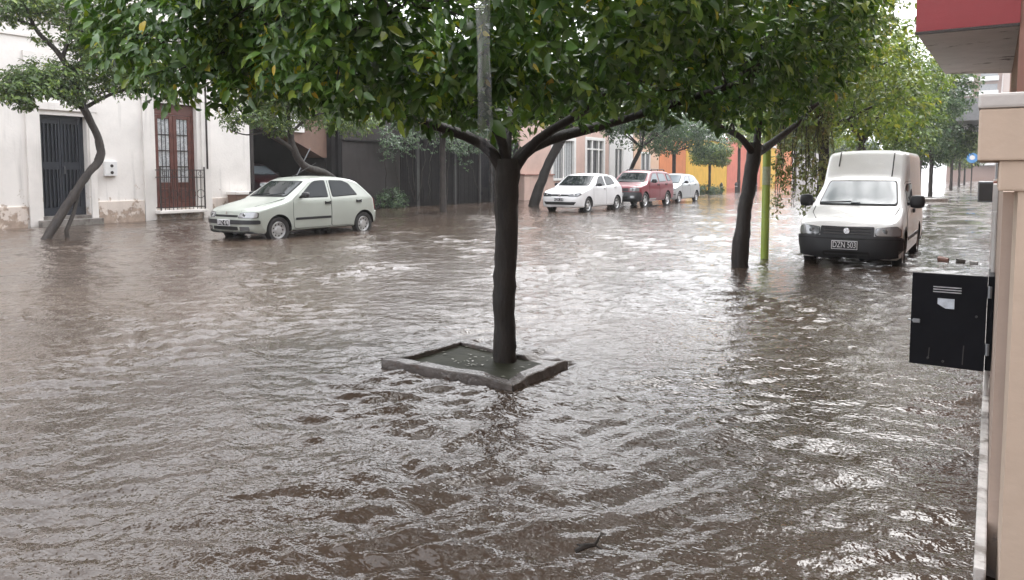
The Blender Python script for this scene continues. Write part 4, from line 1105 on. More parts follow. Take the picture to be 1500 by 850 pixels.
class Body:
    def __init__(s, sp):
        s.sp = sp; L, W = sp['L'], sp['W']
        n = 46
        a = 0.5-0.5*np.cos(np.linspace(0, np.pi, 90))
        xs = np.unique(np.concatenate([L*a, np.linspace(0.03, L-0.03, 70)]))
        xs = np.clip(xs, 0.003, L-0.003); xs = np.unique(np.round(xs, 4))
        zt = prof(sp['top'], xs, sp.get('blur', 0.035)); zb = prof(sp['bot'], xs)
        rf, nf = sp.get('nose', (0.42, 3.0)); rr_, nr = sp.get('stern', (0.35, 3.6))
        plan = np.ones_like(xs)
        u = np.clip(1-xs/rf, 0, 1); plan *= (1-u**nf)**(1/nf)
        u = np.clip(1-(L-xs)/rr_, 0, 1); plan *= (1-u**nr)**(1/nr)
        tum = np.interp(xs, [p[0] for p in sp['tumble']], [p[1] for p in sp['tumble']])
        belt = np.interp(xs, [p[0] for p in sp['belt']], [p[1] for p in sp['belt']])
        K = 22; V = []
        for i, x in enumerate(xs):
            z0, z1 = zb[i], zt[i]
            rc = min(sp.get('rc', 0.09), (z1-z0)*0.3)
            def hw(z):
                h = W/2*plan[i]
                d = (z-0.58)/0.45
                h *= 1-0.045*min(1.6, d*d) if z < belt[i] else 1-0.045*min(1.6, ((belt[i]-0.58)/0.45)**2)
                zz = max(0, z-belt[i]+0.02)
                h -= tum[i]*zz*min(1, plan[i]*1.2)
                return max(h, 0.002)
            sec = [(0.0, z0), (hw(z0)*0.6, z0), (max(0.001, hw(z0)-0.035*plan[i]), z0)]
            for k in range(K+1):
                z = z0+0.03 + (z1-rc-z0-0.03)*k/K
                sec.append((hw(z), z))
            yt = hw(z1-rc); rcy = min(rc*1.1, yt*0.5)
            for k in range(1, 6):
                t = k/6*math.pi/2
                sec.append((yt-rcy*(1-math.cos(t)), z1-rc+rc*math.sin(t)*0.86))
            ye = yt-rcy; zc = z1-rc*0.14
            cr = sp.get('crown', 0.05)
            for k in range(0, 7):
                y = ye*(1-k/6); t = 1-(y/ye)**2 if ye > 0 else 1
                sec.append((y, zc + rc*0.14*min(1, t*3) + cr*t*min(1, plan[i])*min(1, ye)))
            row = sec + [(-y, z) for (y, z) in sec[-2:0:-1]]
            fl = sp.get('lean'); 
            dxf = lambda z: np.interp(z, [p[0] for p in fl], [p[1] for p in fl])*math.exp(-x/0.25) if fl else 0
            rl = sp.get('rlean'); 
            dxr = lambda z: np.interp(z, [p[0] for p in rl], [p[1] for p in rl])*math.exp(-(L-x)/0.2) if rl else 0
            V.append([(x+dxf(z)-dxr(z), y, z) for (y, z) in row])
        m_ = len(V[0]); F = []
        for i in range(len(V)-1):
            for k in range(m_):
                k2 = (k+1) % m_
                F.append((i*m_+k, i*m_+k2, (i+1)*m_+k2, (i+1)*m_+k))
        ns_ = m_//2
        for off, flip in ((0, True), ((len(V)-1)*m_, False)):     # close both ends with level strips
            caps = [(0, 1, m_-1), (ns_-1, ns_, ns_+1)] + [(k, k+1, m_-k-1, m_-k) for k in range(1, ns_-1)]
            for c in caps:
                c = tuple(off+i for i in c); F.append(c[::-1] if flip else c)
        s.V = [p for r in V for p in r]; s.F = F
        bm = bmesh.new(); vs = [bm.verts.new(p) for p in s.V]
        for f in F: bm.faces.new([vs[i] for i in f])
        bmesh.ops.triangulate(bm, faces=[f for f in bm.faces if len(f.verts) > 4])
        bmesh.ops.recalc_face_normals(bm, faces=bm.faces)
        s.bvh = BVHTree.FromBMesh(bm); bm.free()
    def cast(s, p, mode):
        o, d = {'front': (Vector((-5,p[0],p[1])), Vector((1,0,0))), 'rear': (Vector((12,p[0],p[1])), Vector((-1,0,0))),
                'pos': (Vector((p[0],5,p[1])), Vector((0,-1,0))), 'neg': (Vector((p[0],-5,p[1])), Vector((0,1,0))),
                'top': (Vector((p[0],p[1],6)), Vector((0,0,-1)))}[mode]
        h = s.bvh.ray_cast(o, d)
        if h[0] is None:
            q = s.bvh.find_nearest(o + d*(-o.dot(d)))
            co, nr = q[0], q[1]
        else: co, nr = h[0], h[1]
        if nr.dot(d) > 0: nr = -nr
        return co, nr
    def decal(s, mb, poly, mode, eps=0.004, mi=0, step=0.06, deep=0.008, push=None):
        """a sheet cut to poly, laid on the body and given a rim"""
        bm = bmesh.new()
        vs = [bm.verts.new((p[0], p[1], 0)) for p in poly]
        bm.faces.new(vs)
        xs = [p[0] for p in poly]; ys = [p[1] for p in poly]
        for ax, lo, hi in ((0, min(xs), max(xs)), (1, min(ys), max(ys))):
            k = max(1, int((hi-lo)/step))
            for i in range(1, k):
                c = lo+(hi-lo)*i/k
                no = (1,0,0) if ax == 0 else (0,1,0); co = (c,0,0) if ax == 0 else (0,c,0)
                bmesh.ops.bisect_plane(bm, geom=bm.verts[:]+bm.edges[:]+bm.faces[:], plane_co=co, plane_no=no, dist=1e-5)
        bm.verts.ensure_lookup_table(); bm.verts.index_update()
        top = []; base = []
        for v in bm.verts:
            co, nr = s.cast((v.co.x, v.co.y), mode)
            e = eps if push is None else eps+push(v.co.x, v.co.y)
            top.append(co+nr*e); base.append(co-nr*deep)
        n = len(top)
        F = [[v.index for v in f.verts] for f in bm.faces]
        for e in bm.edges:
            if len(e.link_faces) == 1:
                a, b_ = e.verts[0].index, e.verts[1].index
                F.append([a, b_, n+b_, n+a])
        bm.free()
        mb.add(top+base, F, mi)

def rpoly(pts, r=0.04, n=4):
    """round the corners of a polygon"""
    out = []; m_ = len(pts)
    for i in range(m_):
        p0, p1, p2 = Vector(pts[i-1]), Vector(pts[i]), Vector(pts[(i+1) % m_])
        a = (p0-p1); b_ = (p2-p1); rr_ = min(r, a.length*0.45, b_.length*0.45)
        A = p1+a.normalized()*rr_; B = p1+b_.normalized()*rr_
        for k in range(n+1):
            t = k/n; q = A*(1-t)**2 + p1*2*t*(1-t) + B*t*t
            out.append((q.x, q.y))
    return out
def grow(poly, d):
    cx = sum(p[0] for p in poly)/len(poly); cy = sum(p[1] for p in poly)/len(poly)
    w = max(p[0] for p in poly)-min(p[0] for p in poly); h = max(p[1] for p in poly)-min(p[1] for p in poly)
    return [(cx+(p[0]-cx)*(1+2*d/w), cy+(p[1]-cy)*(1+2*d/h)) for p in poly]
def mir(poly): return [(-p[0], p[1]) for p in poly]
def rect(a, b_, c, d): return [(a,c),(b_,c),(b_,d),(a,d)]

def text_mesh(txt, size):
    cu = bpy.data.curves.new('lettering', 'FONT'); cu.body = txt; cu.size = size; cu.align_x = 'CENTER'; cu.align_y = 'CENTER'; cu.extrude = 0.002; cu.offset = 0.0
    o = bpy.data.objects.new('lettering', cu); COL.objects.link(o)
    dg = bpy.context.evaluated_depsgraph_get(); me = bpy.data.meshes.new_from_object(o.evaluated_get(dg))
    V = [v.co.copy() for v in me.vertices]; F = [list(p.vertices) for p in me.polygons]
    bpy.data.objects.remove(o); bpy.data.curves.remove(cu); bpy.data.meshes.remove(me)
    return V, F

def make_car(name, label, sp, loc, heading, cat='car', group=None):
    """local frame: x from nose to tail, y sideways, z up from the tyre's foot"""
    root = empty(name, loc, heading); tag(root, label, cat, group)
    B = Body(sp); L, W = sp['L'], sp['W']
    pm = M[sp['paint']]
    # body with wheel wells cut out
    mb = MB(); mb.add(B.V, B.F)
    body = mb.build('body', [pm, M['gap']], root)
    cut = MB(); R_, ra = sp['wheel_r'], sp['arch_r']
    for xw in sp['axles']:
        for sd in (-1, 1):
            c = MB(); c.lathe([(ra, sd*(W/2-0.25)), (ra, sd*(W/2+0.2))], 40, 'y', (xw, 0, R_+0.01)); cut.add(c.v, c.f, 1)
    co = cut.build('cutter', [pm, M['gap']], root)
    md = body.modifiers.new('b', 'BOOLEAN'); md.operation = 'DIFFERENCE'; md.object = co; md.solver = 'EXACT'
    try: md.material_mode = 'INDEX'
    except Exception: pass
    dg = bpy.context.evaluated_depsgraph_get(); dg.update()
    me = bpy.data.meshes.new_from_object(body.evaluated_get(dg))
    body.modifiers.remove(md); old = body.data; body.data = me; bpy.data.meshes.remove(old)
    me.name = 'body'
    cm = co.data; bpy.data.objects.remove(co); bpy.data.meshes.remove(cm)
    smooth_mesh(me, 32)
    # windscreen
    if 'screen' in sp:
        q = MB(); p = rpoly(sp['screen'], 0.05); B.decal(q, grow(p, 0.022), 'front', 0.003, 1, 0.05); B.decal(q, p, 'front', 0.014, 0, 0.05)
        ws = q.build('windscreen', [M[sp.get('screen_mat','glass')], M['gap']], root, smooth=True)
        q = MB()
        for (a, b_) in sp.get('wipers', []):
            pts = []
            for t in np.linspace(0, 1, 6):
                y, z = a[0]*(1-t)+b_[0]*t, a[1]*(1-t)+b_[1]*t
                c_, n_ = B.cast((y, z), 'front'); pts.append(c_+n_*0.02)
            q.tube(pts, 0.009, 6)
        if q.v: q.build('wiper', M['plastic'], ws, smooth=True)
    # front panels
    def front(nm, polys, m_, eps=0.006, step=0.05, sub_=None, r=0.02, push=None):
        q = MB()
        for p in polys: B.decal(q, rpoly(p, r), 'front', eps, 0, step, 0.012, push)
        return q.build(nm, M[m_] if isinstance(m_, str) else m_, sub_ or root, smooth=True)
    if 'bumper' in sp:
        bpz = sp['bumper']
        q = MB(); B.decal(q, rpoly(bpz['poly'], 0.05), 'front', bpz.get('eps', 0.035), 0, 0.05, 0.02, bpz.get('push'))
        bump = q.build('bumper', M[bpz['mat']] if bpz['mat'] != 'body' else pm, root, smooth=True, ang=50)
        for (nm, polys, m_, eps) in bpz.get('sub', []): front(nm, polys, m_, eps, sub_=bump)
    for (nm, polys, m_, eps) in sp.get('front', []):
        for p in polys: front(nm, [p], m_, eps)
    for y_s, hl in sp.get('headlights', []):
        q = MB(); p = rpoly(hl if y_s > 0 else mir(hl)[::-1], 0.025); B.decal(q, grow(p, 0.012), 'front', 0.005, 1, 0.04); B.decal(q, p, 'front', 0.012, 0, 0.04)
        hh = q.build('headlight', [M[sp.get('lamp_mat','lamp')], M['lamp_dark']], root, smooth=True)
        if 'bulb' in sp:
            by, bz, br = sp['bulb']; c_, n_ = B.cast((by*y_s, bz), 'front')
            q = MB(); q.lathe([(br, -0.004), (br*0.96, 0.008), (br*0.5, 0.014), (0.004, 0.016)], 16, 'x'); q.v = [(c_.x-0.006-v[0], c_.y+v[1], c_.z+v[2]) for v in q.v]; q.build('reflector', M['chrome'] if sp.get('lamp_mat','lamp') != 'lamp' else M['lamp_dark'], hh, smooth=True)
        if 'indicator' in sp:
            q = MB(); p = sp['indicator'] if y_s > 0 else mir(sp['indicator'])[::-1]; B.decal(q, rpoly(p, 0.015), 'front', 0.0135, 0, 0.04); q.build('indicator', M[sp.get('ind_mat','lamp')], hh, smooth=True)
    if 'plate' in sp:
        y0, z0, txt = sp['plate']; c_, n_ = B.cast((y0, z0), 'front')
        x = c_.x - sp.get('plate_out', 0.05)
        q = MB(); q.bbox(x-0.004, x+0.03, y0-0.2, y0+0.2, z0-0.065, z0+0.065, 0.003, 0); 
        pl_ = q.build('number_plate', M['plate_white'] if not sp.get('plate_inv') else M['plate_white'], root)
        q = MB(); q.bbox(x-0.0065, x-0.004, y0-0.19, y0+0.19, z0-0.055, z0+0.055, 0.001); q.build('plate_field', M['plate_black'], pl_)
        V, F = text_mesh(txt, 0.108); q = MB()
        wv = max(v.x for v in V)-min(v.x for v in V); k = 0.35/wv
        q.add([(x-0.0085-v.z, y0 - v.x*k, z0 + v.y*1.15) for v in V], F); q.build('lettering', M['plate_white'], pl_, fix=False)
    if 'badge' in sp:
        kind, by, bz, br = sp['badge']; c_, n_ = B.cast((by, bz), 'front'); x = c_.x - sp.get('badge_out', 0.012)
        q = MB()
        if kind == 'diamond':
            for sd in (-1, 1):
                q.add([(x,by,bz+br),(x,by+sd*br*0.72,bz),(x,by,bz-br),(x,by,bz-br*0.55),(x,by+sd*br*0.36,bz),(x,by,bz+br*0.55)], [(0,1,4,5),(1,2,3,4)])
                q.add([(x-0.008,by,bz+br*0.9),(x-0.008,by+sd*br*0.62,bz),(x-0.008,by,bz-br*0.9),(x-0.008,by,bz-br*0.6),(x-0.008,by+sd*br*0.40,bz),(x-0.008,by,bz+br*0.6)], [(0,1,4,5),(1,2,3,4)])
        else:
            q.lathe([(br, -0.01), (br, 0.004), (br*0.86, 0.010)], 22, 'x', (x, by, bz)); q.v = [(2*x-v[0], v[1], v[2]) for v in q.v]
            if kind == 'ring':
                for k in (-1, 0, 1): q.bbox(x-0.016, x-0.008, by-0.012+k*br*0.5, by+0.012+k*br*0.5, bz-br*0.6, bz+br*0.6, 0.002)
        q.build('badge', M['chrome'], root)
    # sides
    for sd, mode in ((-1, 'neg'), (1, 'pos')):
        for dpoly, hx in sp['doors']:
            q = MB(); p = rpoly(dpoly, 0.05); B.decal(q, grow(p, 0.007), mode, 0.0015, 1, 0.05); B.decal(q, p, mode, 0.007, 0, 0.05)
            dr = q.build('door', [pm, M['gap']], root, smooth=True)
            if hx:
                c_, n_ = B.cast(hx, mode); q = MB(); q.bbox(c_.x-0.07, c_.x+0.07, c_.y+sd*0.004, c_.y+sd*0.03, c_.z-0.022, c_.z+0.022, 0.01); q.build('handle', M[sp.get('handle_mat','plastic')], dr, smooth=True)
        for wpoly in sp['windows']:
            q = MB(); p = rpoly(wpoly, 0.045); B.decal(q, grow(p, 0.018), mode, 0.009, 1, 0.05); B.decal(q, p, mode, 0.015, 0, 0.05)
            q.build('window', [M[sp.get('side_mat','glass')], M['gap']], root, smooth=True)
        for (nm, spoly, m_, eps) in sp.get('side', []):
            q = MB(); B.decal(q, rpoly(spoly, 0.012), mode, eps, 0, 0.07); q.build(nm, M[m_] if m_ != 'body' else pm, root, smooth=True)
        # mirror
        mx, mz = sp['mirror']; c_, n_ = B.cast((mx, mz), mode)
        bm = bmesh.new(); bmesh.ops.create_cube(bm, size=1); bmesh.ops.subdivide_edges(bm, edges=bm.edges[:], cuts=3, use_grid_fill=True)
        ms = sp.get('mirror_size', (0.10, 0.20, 0.13))
        for v in bm.verts:
            p = v.co*2; p = Vector((p.x*math.sqrt(1-p.y**2/2-p.z**2/2+p.y**2*p.z**2/3), p.y*math.sqrt(1-p.x**2/2-p.z**2/2+p.x**2*p.z**2/3), p.z*math.sqrt(1-p.x**2/2-p.y**2/2+p.x**2*p.y**2/3)))*0.55 + p*0.45
            v.co = Vector((p.x*ms[0]/2, p.y*ms[1]/2, p.z*ms[2]/2)) + Vector((c_.x, c_.y+sd*(0.05+ms[1]/2), c_.z+0.02))
        q = MB(); q.addbm(bm); bm.free(); q.tube([(c_.x+0.02, c_.y-sd*0.03, c_.z-0.01),(c_.x, c_.y+sd*0.09, c_.z)], 0.022, 8)
        mo = q.build('mirror', M[sp.get('mirror_mat','plastic')], root, smooth=True, ang=60)
        # wheels
        for xw in sp['axles']:
            yc = sd*(W/2-0.095); tw = 0.155
            q = MB(); q.lathe([(R_*0.62,-tw/2*sd),(R_*0.90,-tw/2*sd),(R_*0.985,-tw*0.36*sd),(R_,-tw*0.2*sd),(R_,tw*0.2*sd),(R_*0.985,tw*0.36*sd),(R_*0.92,tw/2*sd),(R_*0.68,tw*0.46*sd),(R_*0.64,tw*0.34*sd)], 36, 'y', (xw, yc, R_), caps=False)
            wh = q.build('wheel', M['rubber'], root, smooth=True, ang=50)
            q = MB(); rr_ = R_*0.65
            q.lathe([(rr_,tw*0.36*sd),(rr_*0.93,tw*0.40*sd),(rr_*0.86,tw*0.20*sd),(rr_*0.5,tw*0.16*sd),(rr_*0.40,tw*0.34*sd),(rr_*0.22,tw*0.36*sd),(0.002,tw*0.37*sd)], 36, 'y', (xw, yc, R_), caps=False)
            ns = sp.get('rim_holes', 10)
            for k in range(ns):
                a = 2*math.pi*k/ns; rc_ = rr_*0.68
                if sp.get('spokes'):
                    pts = [(0.30,-0.42),(0.80,-0.36),(0.80,0.36),(0.30,0.42)] if ns <= 6 else [(0.36,-0.22),(0.82,-0.24),(0.82,0.24),(0.36,0.22)]
                    poly_ = [(rr_*u*math.cos(a+v*(0.9 if ns <= 6 else 1)), rr_*u*math.sin(a+v*(0.9 if ns <= 6 else 1))) for u, v in pts]
                else:
                    poly_ = [(rc_*math.cos(a)+rr_*0.10*math.cos(t), rc_*math.sin(a)+rr_*0.10*math.sin(t)) for t in np.linspace(0, 2*math.pi, 9)[:-1]]
                yo = yc + sd*tw*0.215 if not sp.get('spokes') else yc + sd*tw*0.26
                q.add([(xw+u, yo, R_+v) for u, v in poly_], [tuple(range(len(poly_)))], 1)
            q.build('rim', [M[sp.get('rim_mat','rim')], M['gap']], wh, smooth=True, ang=40)
        # tail lights
        if 'tail' in sp:
            q = MB(); p = sp['tail'] if sd > 0 else mir(sp['tail'])[::-1]; B.decal(q, rpoly(p, 0.02), 'rear', 0.012, 0, 0.05, 0.02); q.build('tail_light', M['tail'], root, smooth=True)
    for (nm, polys, m_, eps) in sp.get('rear', []):
        for p in polys:
            q = MB(); B.decal(q, rpoly(p, 0.03), 'rear', eps, 0, 0.06, 0.012); q.build(nm, M[m_] if m_ != 'body' else pm, root, smooth=True)
    for (nm, polys, m_, eps) in sp.get('top_panels', []):
        q = MB()
        for p in polys: B.decal(q, rpoly(p, 0.05), 'top', eps, 0, 0.06, 0.006)
        q.build(nm, M[m_] if m_ != 'body' else pm, root, smooth=True)
    if 'extra' in sp: sp['extra'](root, B)
    return root

def arc(cx, cz, r, a0, a1, n=7): return [(cx+r*math.cos(R(a0+(a1-a0)*k/n)), cz+r*math.sin(R(a0+(a1-a0)*k/n))) for k in range(n+1)]

# ---- pale green older hatchback
def hood_gap(L0, L1, w0, w1): return [(L0,-w0),(L1,-w1),(L1,w1),(L0,w0)]
hatch = dict(L=3.71, W=1.63, paint='paint_green', wheel_r=0.28, arch_r=0.325, axles=(0.73, 3.20),
  top=[(0,.685),(.05,.70),(.15,.735),(.5,.82),(.9,.905),(1.0,.94),(1.08,.975),(1.60,1.315),(1.74,1.365),(2.1,1.392),(2.6,1.385),(2.95,1.345),(3.10,1.295),(3.46,.99),(3.54,.925),(3.64,.86),(3.70,.76),(3.71,.70)],
  bot=[(0,.27),(.25,.24),(3.3,.24),(3.71,.32)], belt=[(0,.9),(1,.90),(3.71,.93)], tumble=[(0,.1),(1.0,.32),(1.5,.36),(3.0,.36),(3.4,.30),(3.71,.1)],
  lean=[(.2,.06),(.32,.02),(.45,0),(.56,.01),(.70,.07)], rlean=[(.3,.02),(.6,0),(.8,.04),(1.3,.1)],
  screen=[(-.60,.985),(.60,.985),(.545,1.285),(-.545,1.285)], wipers=[((.45,.985),(-.05,1.02)),((-.1,.985),(-.5,1.03))],
  headlights=[(1,[(.40,.565),(.775,.565),(.775,.66),(.70,.672),(.42,.655)]),(-1,[(.40,.565),(.775,.565),(.775,.66),(.70,.672),(.42,.655)])], bulb=(.53,.612,.042), indicator=[(.655,.57),(.77,.57),(.77,.655),(.655,.662)],
  front=[('grille',[rect(-.37,.37,.572,.612)],'gap',.014)],
  bumper=dict(poly=rect(-.80,.80,.25,.545), mat='body', eps=.030, sub=[('bumper_strip',[rect(-.795,.795,.435,.515)],'plastic',.042),('intake',[rect(-.40,.40,.315,.385)],'gap',.034),('fog_lamp',[rect(.45,.66,.305,.39)],'lamp_dark',.036),('fog_lamp',[rect(-.66,-.45,.305,.39)],'lamp_dark',.036),('lip',[rect(-.78,.78,.225,.262)],'plastic',.036)]),
  plate=(0.0,.455,'BVZ 474'), plate_out=.058, badge=('diamond',0,.655,.035), badge_out=.02,
  doors=[([(1.13,.30),(1.10,.60),(1.12,.90),(1.20,.955),(1.68,1.285),(1.78,1.325),(2.165,1.345),(2.165,.30)],(2.06,.82)),
         ([(2.185,.30),(2.185,1.345),(2.66,1.335),(2.90,1.265),(3.12,.97),(3.10,.70),*arc(3.20,.29,.37,112,170,5),(2.80,.30)],(3.02,.83))],
  windows=[[(1.28,.955),(1.70,1.245),(1.80,1.29),(2.10,1.305),(2.10,.955)],[(2.24,.955),(2.24,1.305),(2.63,1.295),(2.80,1.235),(3.00,.985)]],
  side=[('moulding',rect(1.16,2.15,.475,.525),'plastic',.016),('sill',rect(1.1,2.84,.245,.285),'plastic',.004)],
  mirror=(1.36,.985), mirror_size=(.11,.19,.13), tail=[(.60,.62),(.78,.62),(.77,.88),(.60,.88)], rear=[('rear_window',[[(-.56,1.0),(.56,1.0),(.50,1.25),(-.50,1.25)]],'glass',.008),('bumper',[rect(-.78,.78,.32,.58)],'paint_green',.03)],
  top_panels=[], rim_holes=9)
def antenna(root, B):
    q = MB(); q.tube([(1.75,0.0,1.40),(2.45,0.0,1.72)], 0.005, 6); q.lathe([(0.02,1.395),(0.012,1.425)],10,'z',(1.75,0,0)); q.build('aerial', M['greypost'], root)
    q = MB()
    for sd in (-1,1):
        pts = [B.cast((x,sd*y),'top') for x,y in ((.10,.40),(.35,.56),(.7,.63),(1.0,.66))]
        q.tube([c+n*0.001 for c,n in pts], 0.006, 5)
    q.build('bonnet_seam', M['gap'], root)
hatch['extra'] = antenna
older_car = make_car('hatchback_car', 'pale green older five door hatchback standing in the flood by the cream house', hatch, (-13.74, 9.90, -0.105), R(90))
older_car.scale = (1.045, 1.0, 1.03)

# ---- white modern hatchback
gol = dict(hatch); gol.update(L=3.90, W=1.66, paint='paint_white', wheel_r=0.29, arch_r=0.34, axles=(0.78, 3.25),
  top=[(0,.72),(.05,.745),(.15,.785),(.5,.88),(.95,.965),(1.05,1.0),(1.12,1.03),(1.68,1.375),(1.85,1.435),(2.2,1.46),(2.7,1.45),(3.1,1.40),(3.28,1.34),(3.60,1.05),(3.72,.98),(3.84,.90),(3.89,.80),(3.9,.74)],
  bot=[(0,.25),(.25,.22),(3.5,.24),(3.9,.34)], belt=[(0,.95),(1,.95),(3.9,1.02)], tumble=[(0,.1),(1.0,.34),(1.5,.38),(3.0,.38),(3.6,.30),(3.9,.1)],
  screen=[(-.63,1.03),(.63,1.03),(.555,1.36),(-.555,1.36)], wipers=[((.45,1.035),(-.1,1.06))], lamp_mat='lamp_dark',
  headlights=[(1,[(.36,.635),(.70,.63),(.79,.70),(.76,.755),(.60,.735),(.37,.70)]),(-1,[(.36,.635),(.70,.63),(.79,.70),(.76,.755),(.60,.735),(.37,.70)])], bulb=(.56,.685,.04), indicator=[(.66,.66),(.76,.70),(.74,.735),(.67,.725)],
  front=[('grille',[rect(-.36,.36,.64,.70)],'gap',.006)],
  bumper=dict(poly=rect(-.81,.81,.22,.60), mat='body', eps=.02, sub=[('intake',[[(-.66,.44),(.66,.44),(.58,.33),(-.58,.33)]],'gap',.024)]),
  plate=(0,.52,'KQX 218'), plate_out=.03, badge=('disc',0,.672,.055), badge_out=.02,
  doors=[([(1.20,.30),(1.17,.60),(1.19,.93),(1.28,1.0),(1.78,1.345),(1.90,1.385),(2.24,1.40),(2.24,.30)],(2.12,.90)),
         ([(2.26,.30),(2.26,1.40),(2.76,1.39),(3.02,1.31),(3.22,1.06),(3.18,.75),*arc(3.25,.30,.385,112,170,5),(2.84,.30)],(3.06,.93))],
  windows=[[(1.38,1.01),(1.80,1.30),(1.90,1.345),(2.18,1.355),(2.18,1.02)],[(2.32,1.02),(2.32,1.355),(2.72,1.345),(2.92,1.28),(3.08,1.08)]],
  side=[('sill',rect(1.2,2.9,.225,.27),'plastic',.004)], mirror=(1.46,1.03), tail=[(.58,.72),(.80,.72),(.78,.98),(.62,.98)],
  rear=[('rear_window',[[(-.56,1.08),(.56,1.08),(.50,1.30),(-.50,1.30)]],'glass',.008)], rim_holes=6, spokes=True, rim_mat='alloy', handle_mat='paint_white', badge2=None)
gol.pop('extra')
make_car('hatchback_car', 'white modern hatchback with dark windscreen parked in front of the pink house', gol, (-13.25, 23.55, -0.05), R(90))

# ---- dark red tall crossover
suv = dict(hatch); suv.update(L=4.22, W=1.73, paint='paint_red', wheel_r=0.335, arch_r=0.385, axles=(0.82, 3.32),
  top=[(0,.86),(.05,.89),(.15,.93),(.5,.99),(.95,1.05),(1.05,1.09),(1.12,1.12),(1.62,1.50),(1.80,1.575),(2.2,1.60),(3.3,1.585),(3.7,1.53),(3.82,1.46),(4.02,1.12),(4.12,1.02),(4.2,.92),(4.22,.8)],
  bot=[(0,.36),(.3,.30),(3.6,.32),(4.22,.44)], belt=[(0,1.05),(1,1.06),(4.22,1.10)], tumble=[(0,.1),(1.0,.30),(1.5,.32),(3.4,.32),(4.0,.26),(4.22,.1)], nose=(.45,3.0),
  screen=[(-.64,1.12),(.64,1.12),(.575,1.49),(-.575,1.49)], wipers=[((.45,1.125),(-.1,1.15))],
  headlights=[(1,[(.44,.74),(.80,.74),(.80,.86),(.72,.89),(.46,.87)]),(-1,[(.44,.74),(.80,.74),(.80,.86),(.72,.89),(.46,.87)])], bulb=(.57,.81,.05), indicator=[(.68,.75),(.79,.75),(.79,.85),(.68,.87)],
  front=[('grille',[rect(-.40,.40,.735,.86)],'plastic',.006)],
  bumper=dict(poly=rect(-.85,.85,.34,.70), mat='plastic', eps=.04, sub=[('intake',[rect(-.40,.40,.42,.52)],'gap',.046),('fog_lamp',[rect(.50,.66,.46,.55)],'lamp',.046),('fog_lamp',[rect(-.66,-.50,.46,.55)],'lamp',.046)]),
  plate=(0,.60,'HLT 562'), plate_out=.062, badge=('disc',0,.80,.06), badge_out=.02,
  doors=[([(1.26,.42),(1.22,.70),(1.24,1.04),(1.32,1.10),(1.76,1.455),(1.88,1.50),(2.34,1.515),(2.34,.42)],(2.2,.98)),
         ([(2.36,.42),(2.36,1.515),(3.05,1.505),(3.22,1.44),(3.36,1.12),(3.28,.86),*arc(3.32,.345,.44,108,166,5),(2.88,.42)],(3.14,1.0))],
  windows=[[(1.42,1.11),(1.78,1.405),(1.90,1.455),(2.27,1.465),(2.27,1.12)],[(2.43,1.12),(2.43,1.465),(3.02,1.455),(3.14,1.40),(3.22,1.14)],[(3.42,1.15),(3.38,1.43),(3.62,1.41),(3.78,1.17)]],
  side=[('cladding',rect(1.2,2.92,.31,.42),'paint_silver',.018),('cladding',[(.02,.36),(.42,.36),(.40,.62),(.02,.62)],'plastic',.012)],
  mirror=(1.50,1.13), mirror_mat='plastic', mirror_size=(.12,.22,.17), tail=[(.62,.88),(.84,.88),(.80,1.25),(.64,1.25)], rear=[('rear_window',[[(-.58,1.12),(.58,1.12),(.54,1.45),(-.54,1.45)]],'glass',.008)], rim_holes=5, spokes=True, rim_mat='alloy', side_mat='glass_pale')
def rails(root, B):
    q = MB()
    for sd in (-1,1):
        q.tube([(1.95,sd*.56,1.60),(2.1,sd*.56,1.655),(3.5,sd*.55,1.64),(3.65,sd*.55,1.585)], 0.018, 8)
        for x in (2.1,2.8,3.5): q.tube([(x,sd*.558,1.56),(x,sd*.558,1.65)], 0.014, 6)
    q.build('roof_rail', M['plastic'], root, smooth=True)
suv['extra'] = rails
make_car('crossover_car', 'dark red tall crossover car with black bumper and roof rails', suv, (-13.0, 28.15, -0.05), R(90))

# ---- silver hatchback
sil = dict(gol); sil.update(paint='paint_silver', lamp_mat='lamp', plate=(0,.50,'GFD 903'), rim_holes=7, handle_mat='paint_silver', side_mat='glass_pale', screen_mat='glass_pale')
sil['bumper'] = dict(poly=rect(-.81,.81,.22,.58), mat='body', eps=.03, sub=[('intake',[rect(-.45,.45,.30,.40)],'gap',.034),('bumper_strip',[rect(-.80,.80,.44,.48)],'plastic',.036)])
sil['badge'] = ('disc',0,.73,.04)
make_car('hatchback_car', 'silver hatchback parked last in the row beyond the red crossover', sil, (-13.6, 33.9, -0.05), R(90))

# ---- maroon car inside the carport
mar = dict(hatch); mar.update(paint='paint_maroon', plate=(0,.455,'TUR 605'), screen_mat='glass_pale'); mar.pop('extra')
make_car('maroon_car', 'dark maroon car parked inside the open carport bay', mar, (XF-0.15, 17.75, 0.40), R(180))

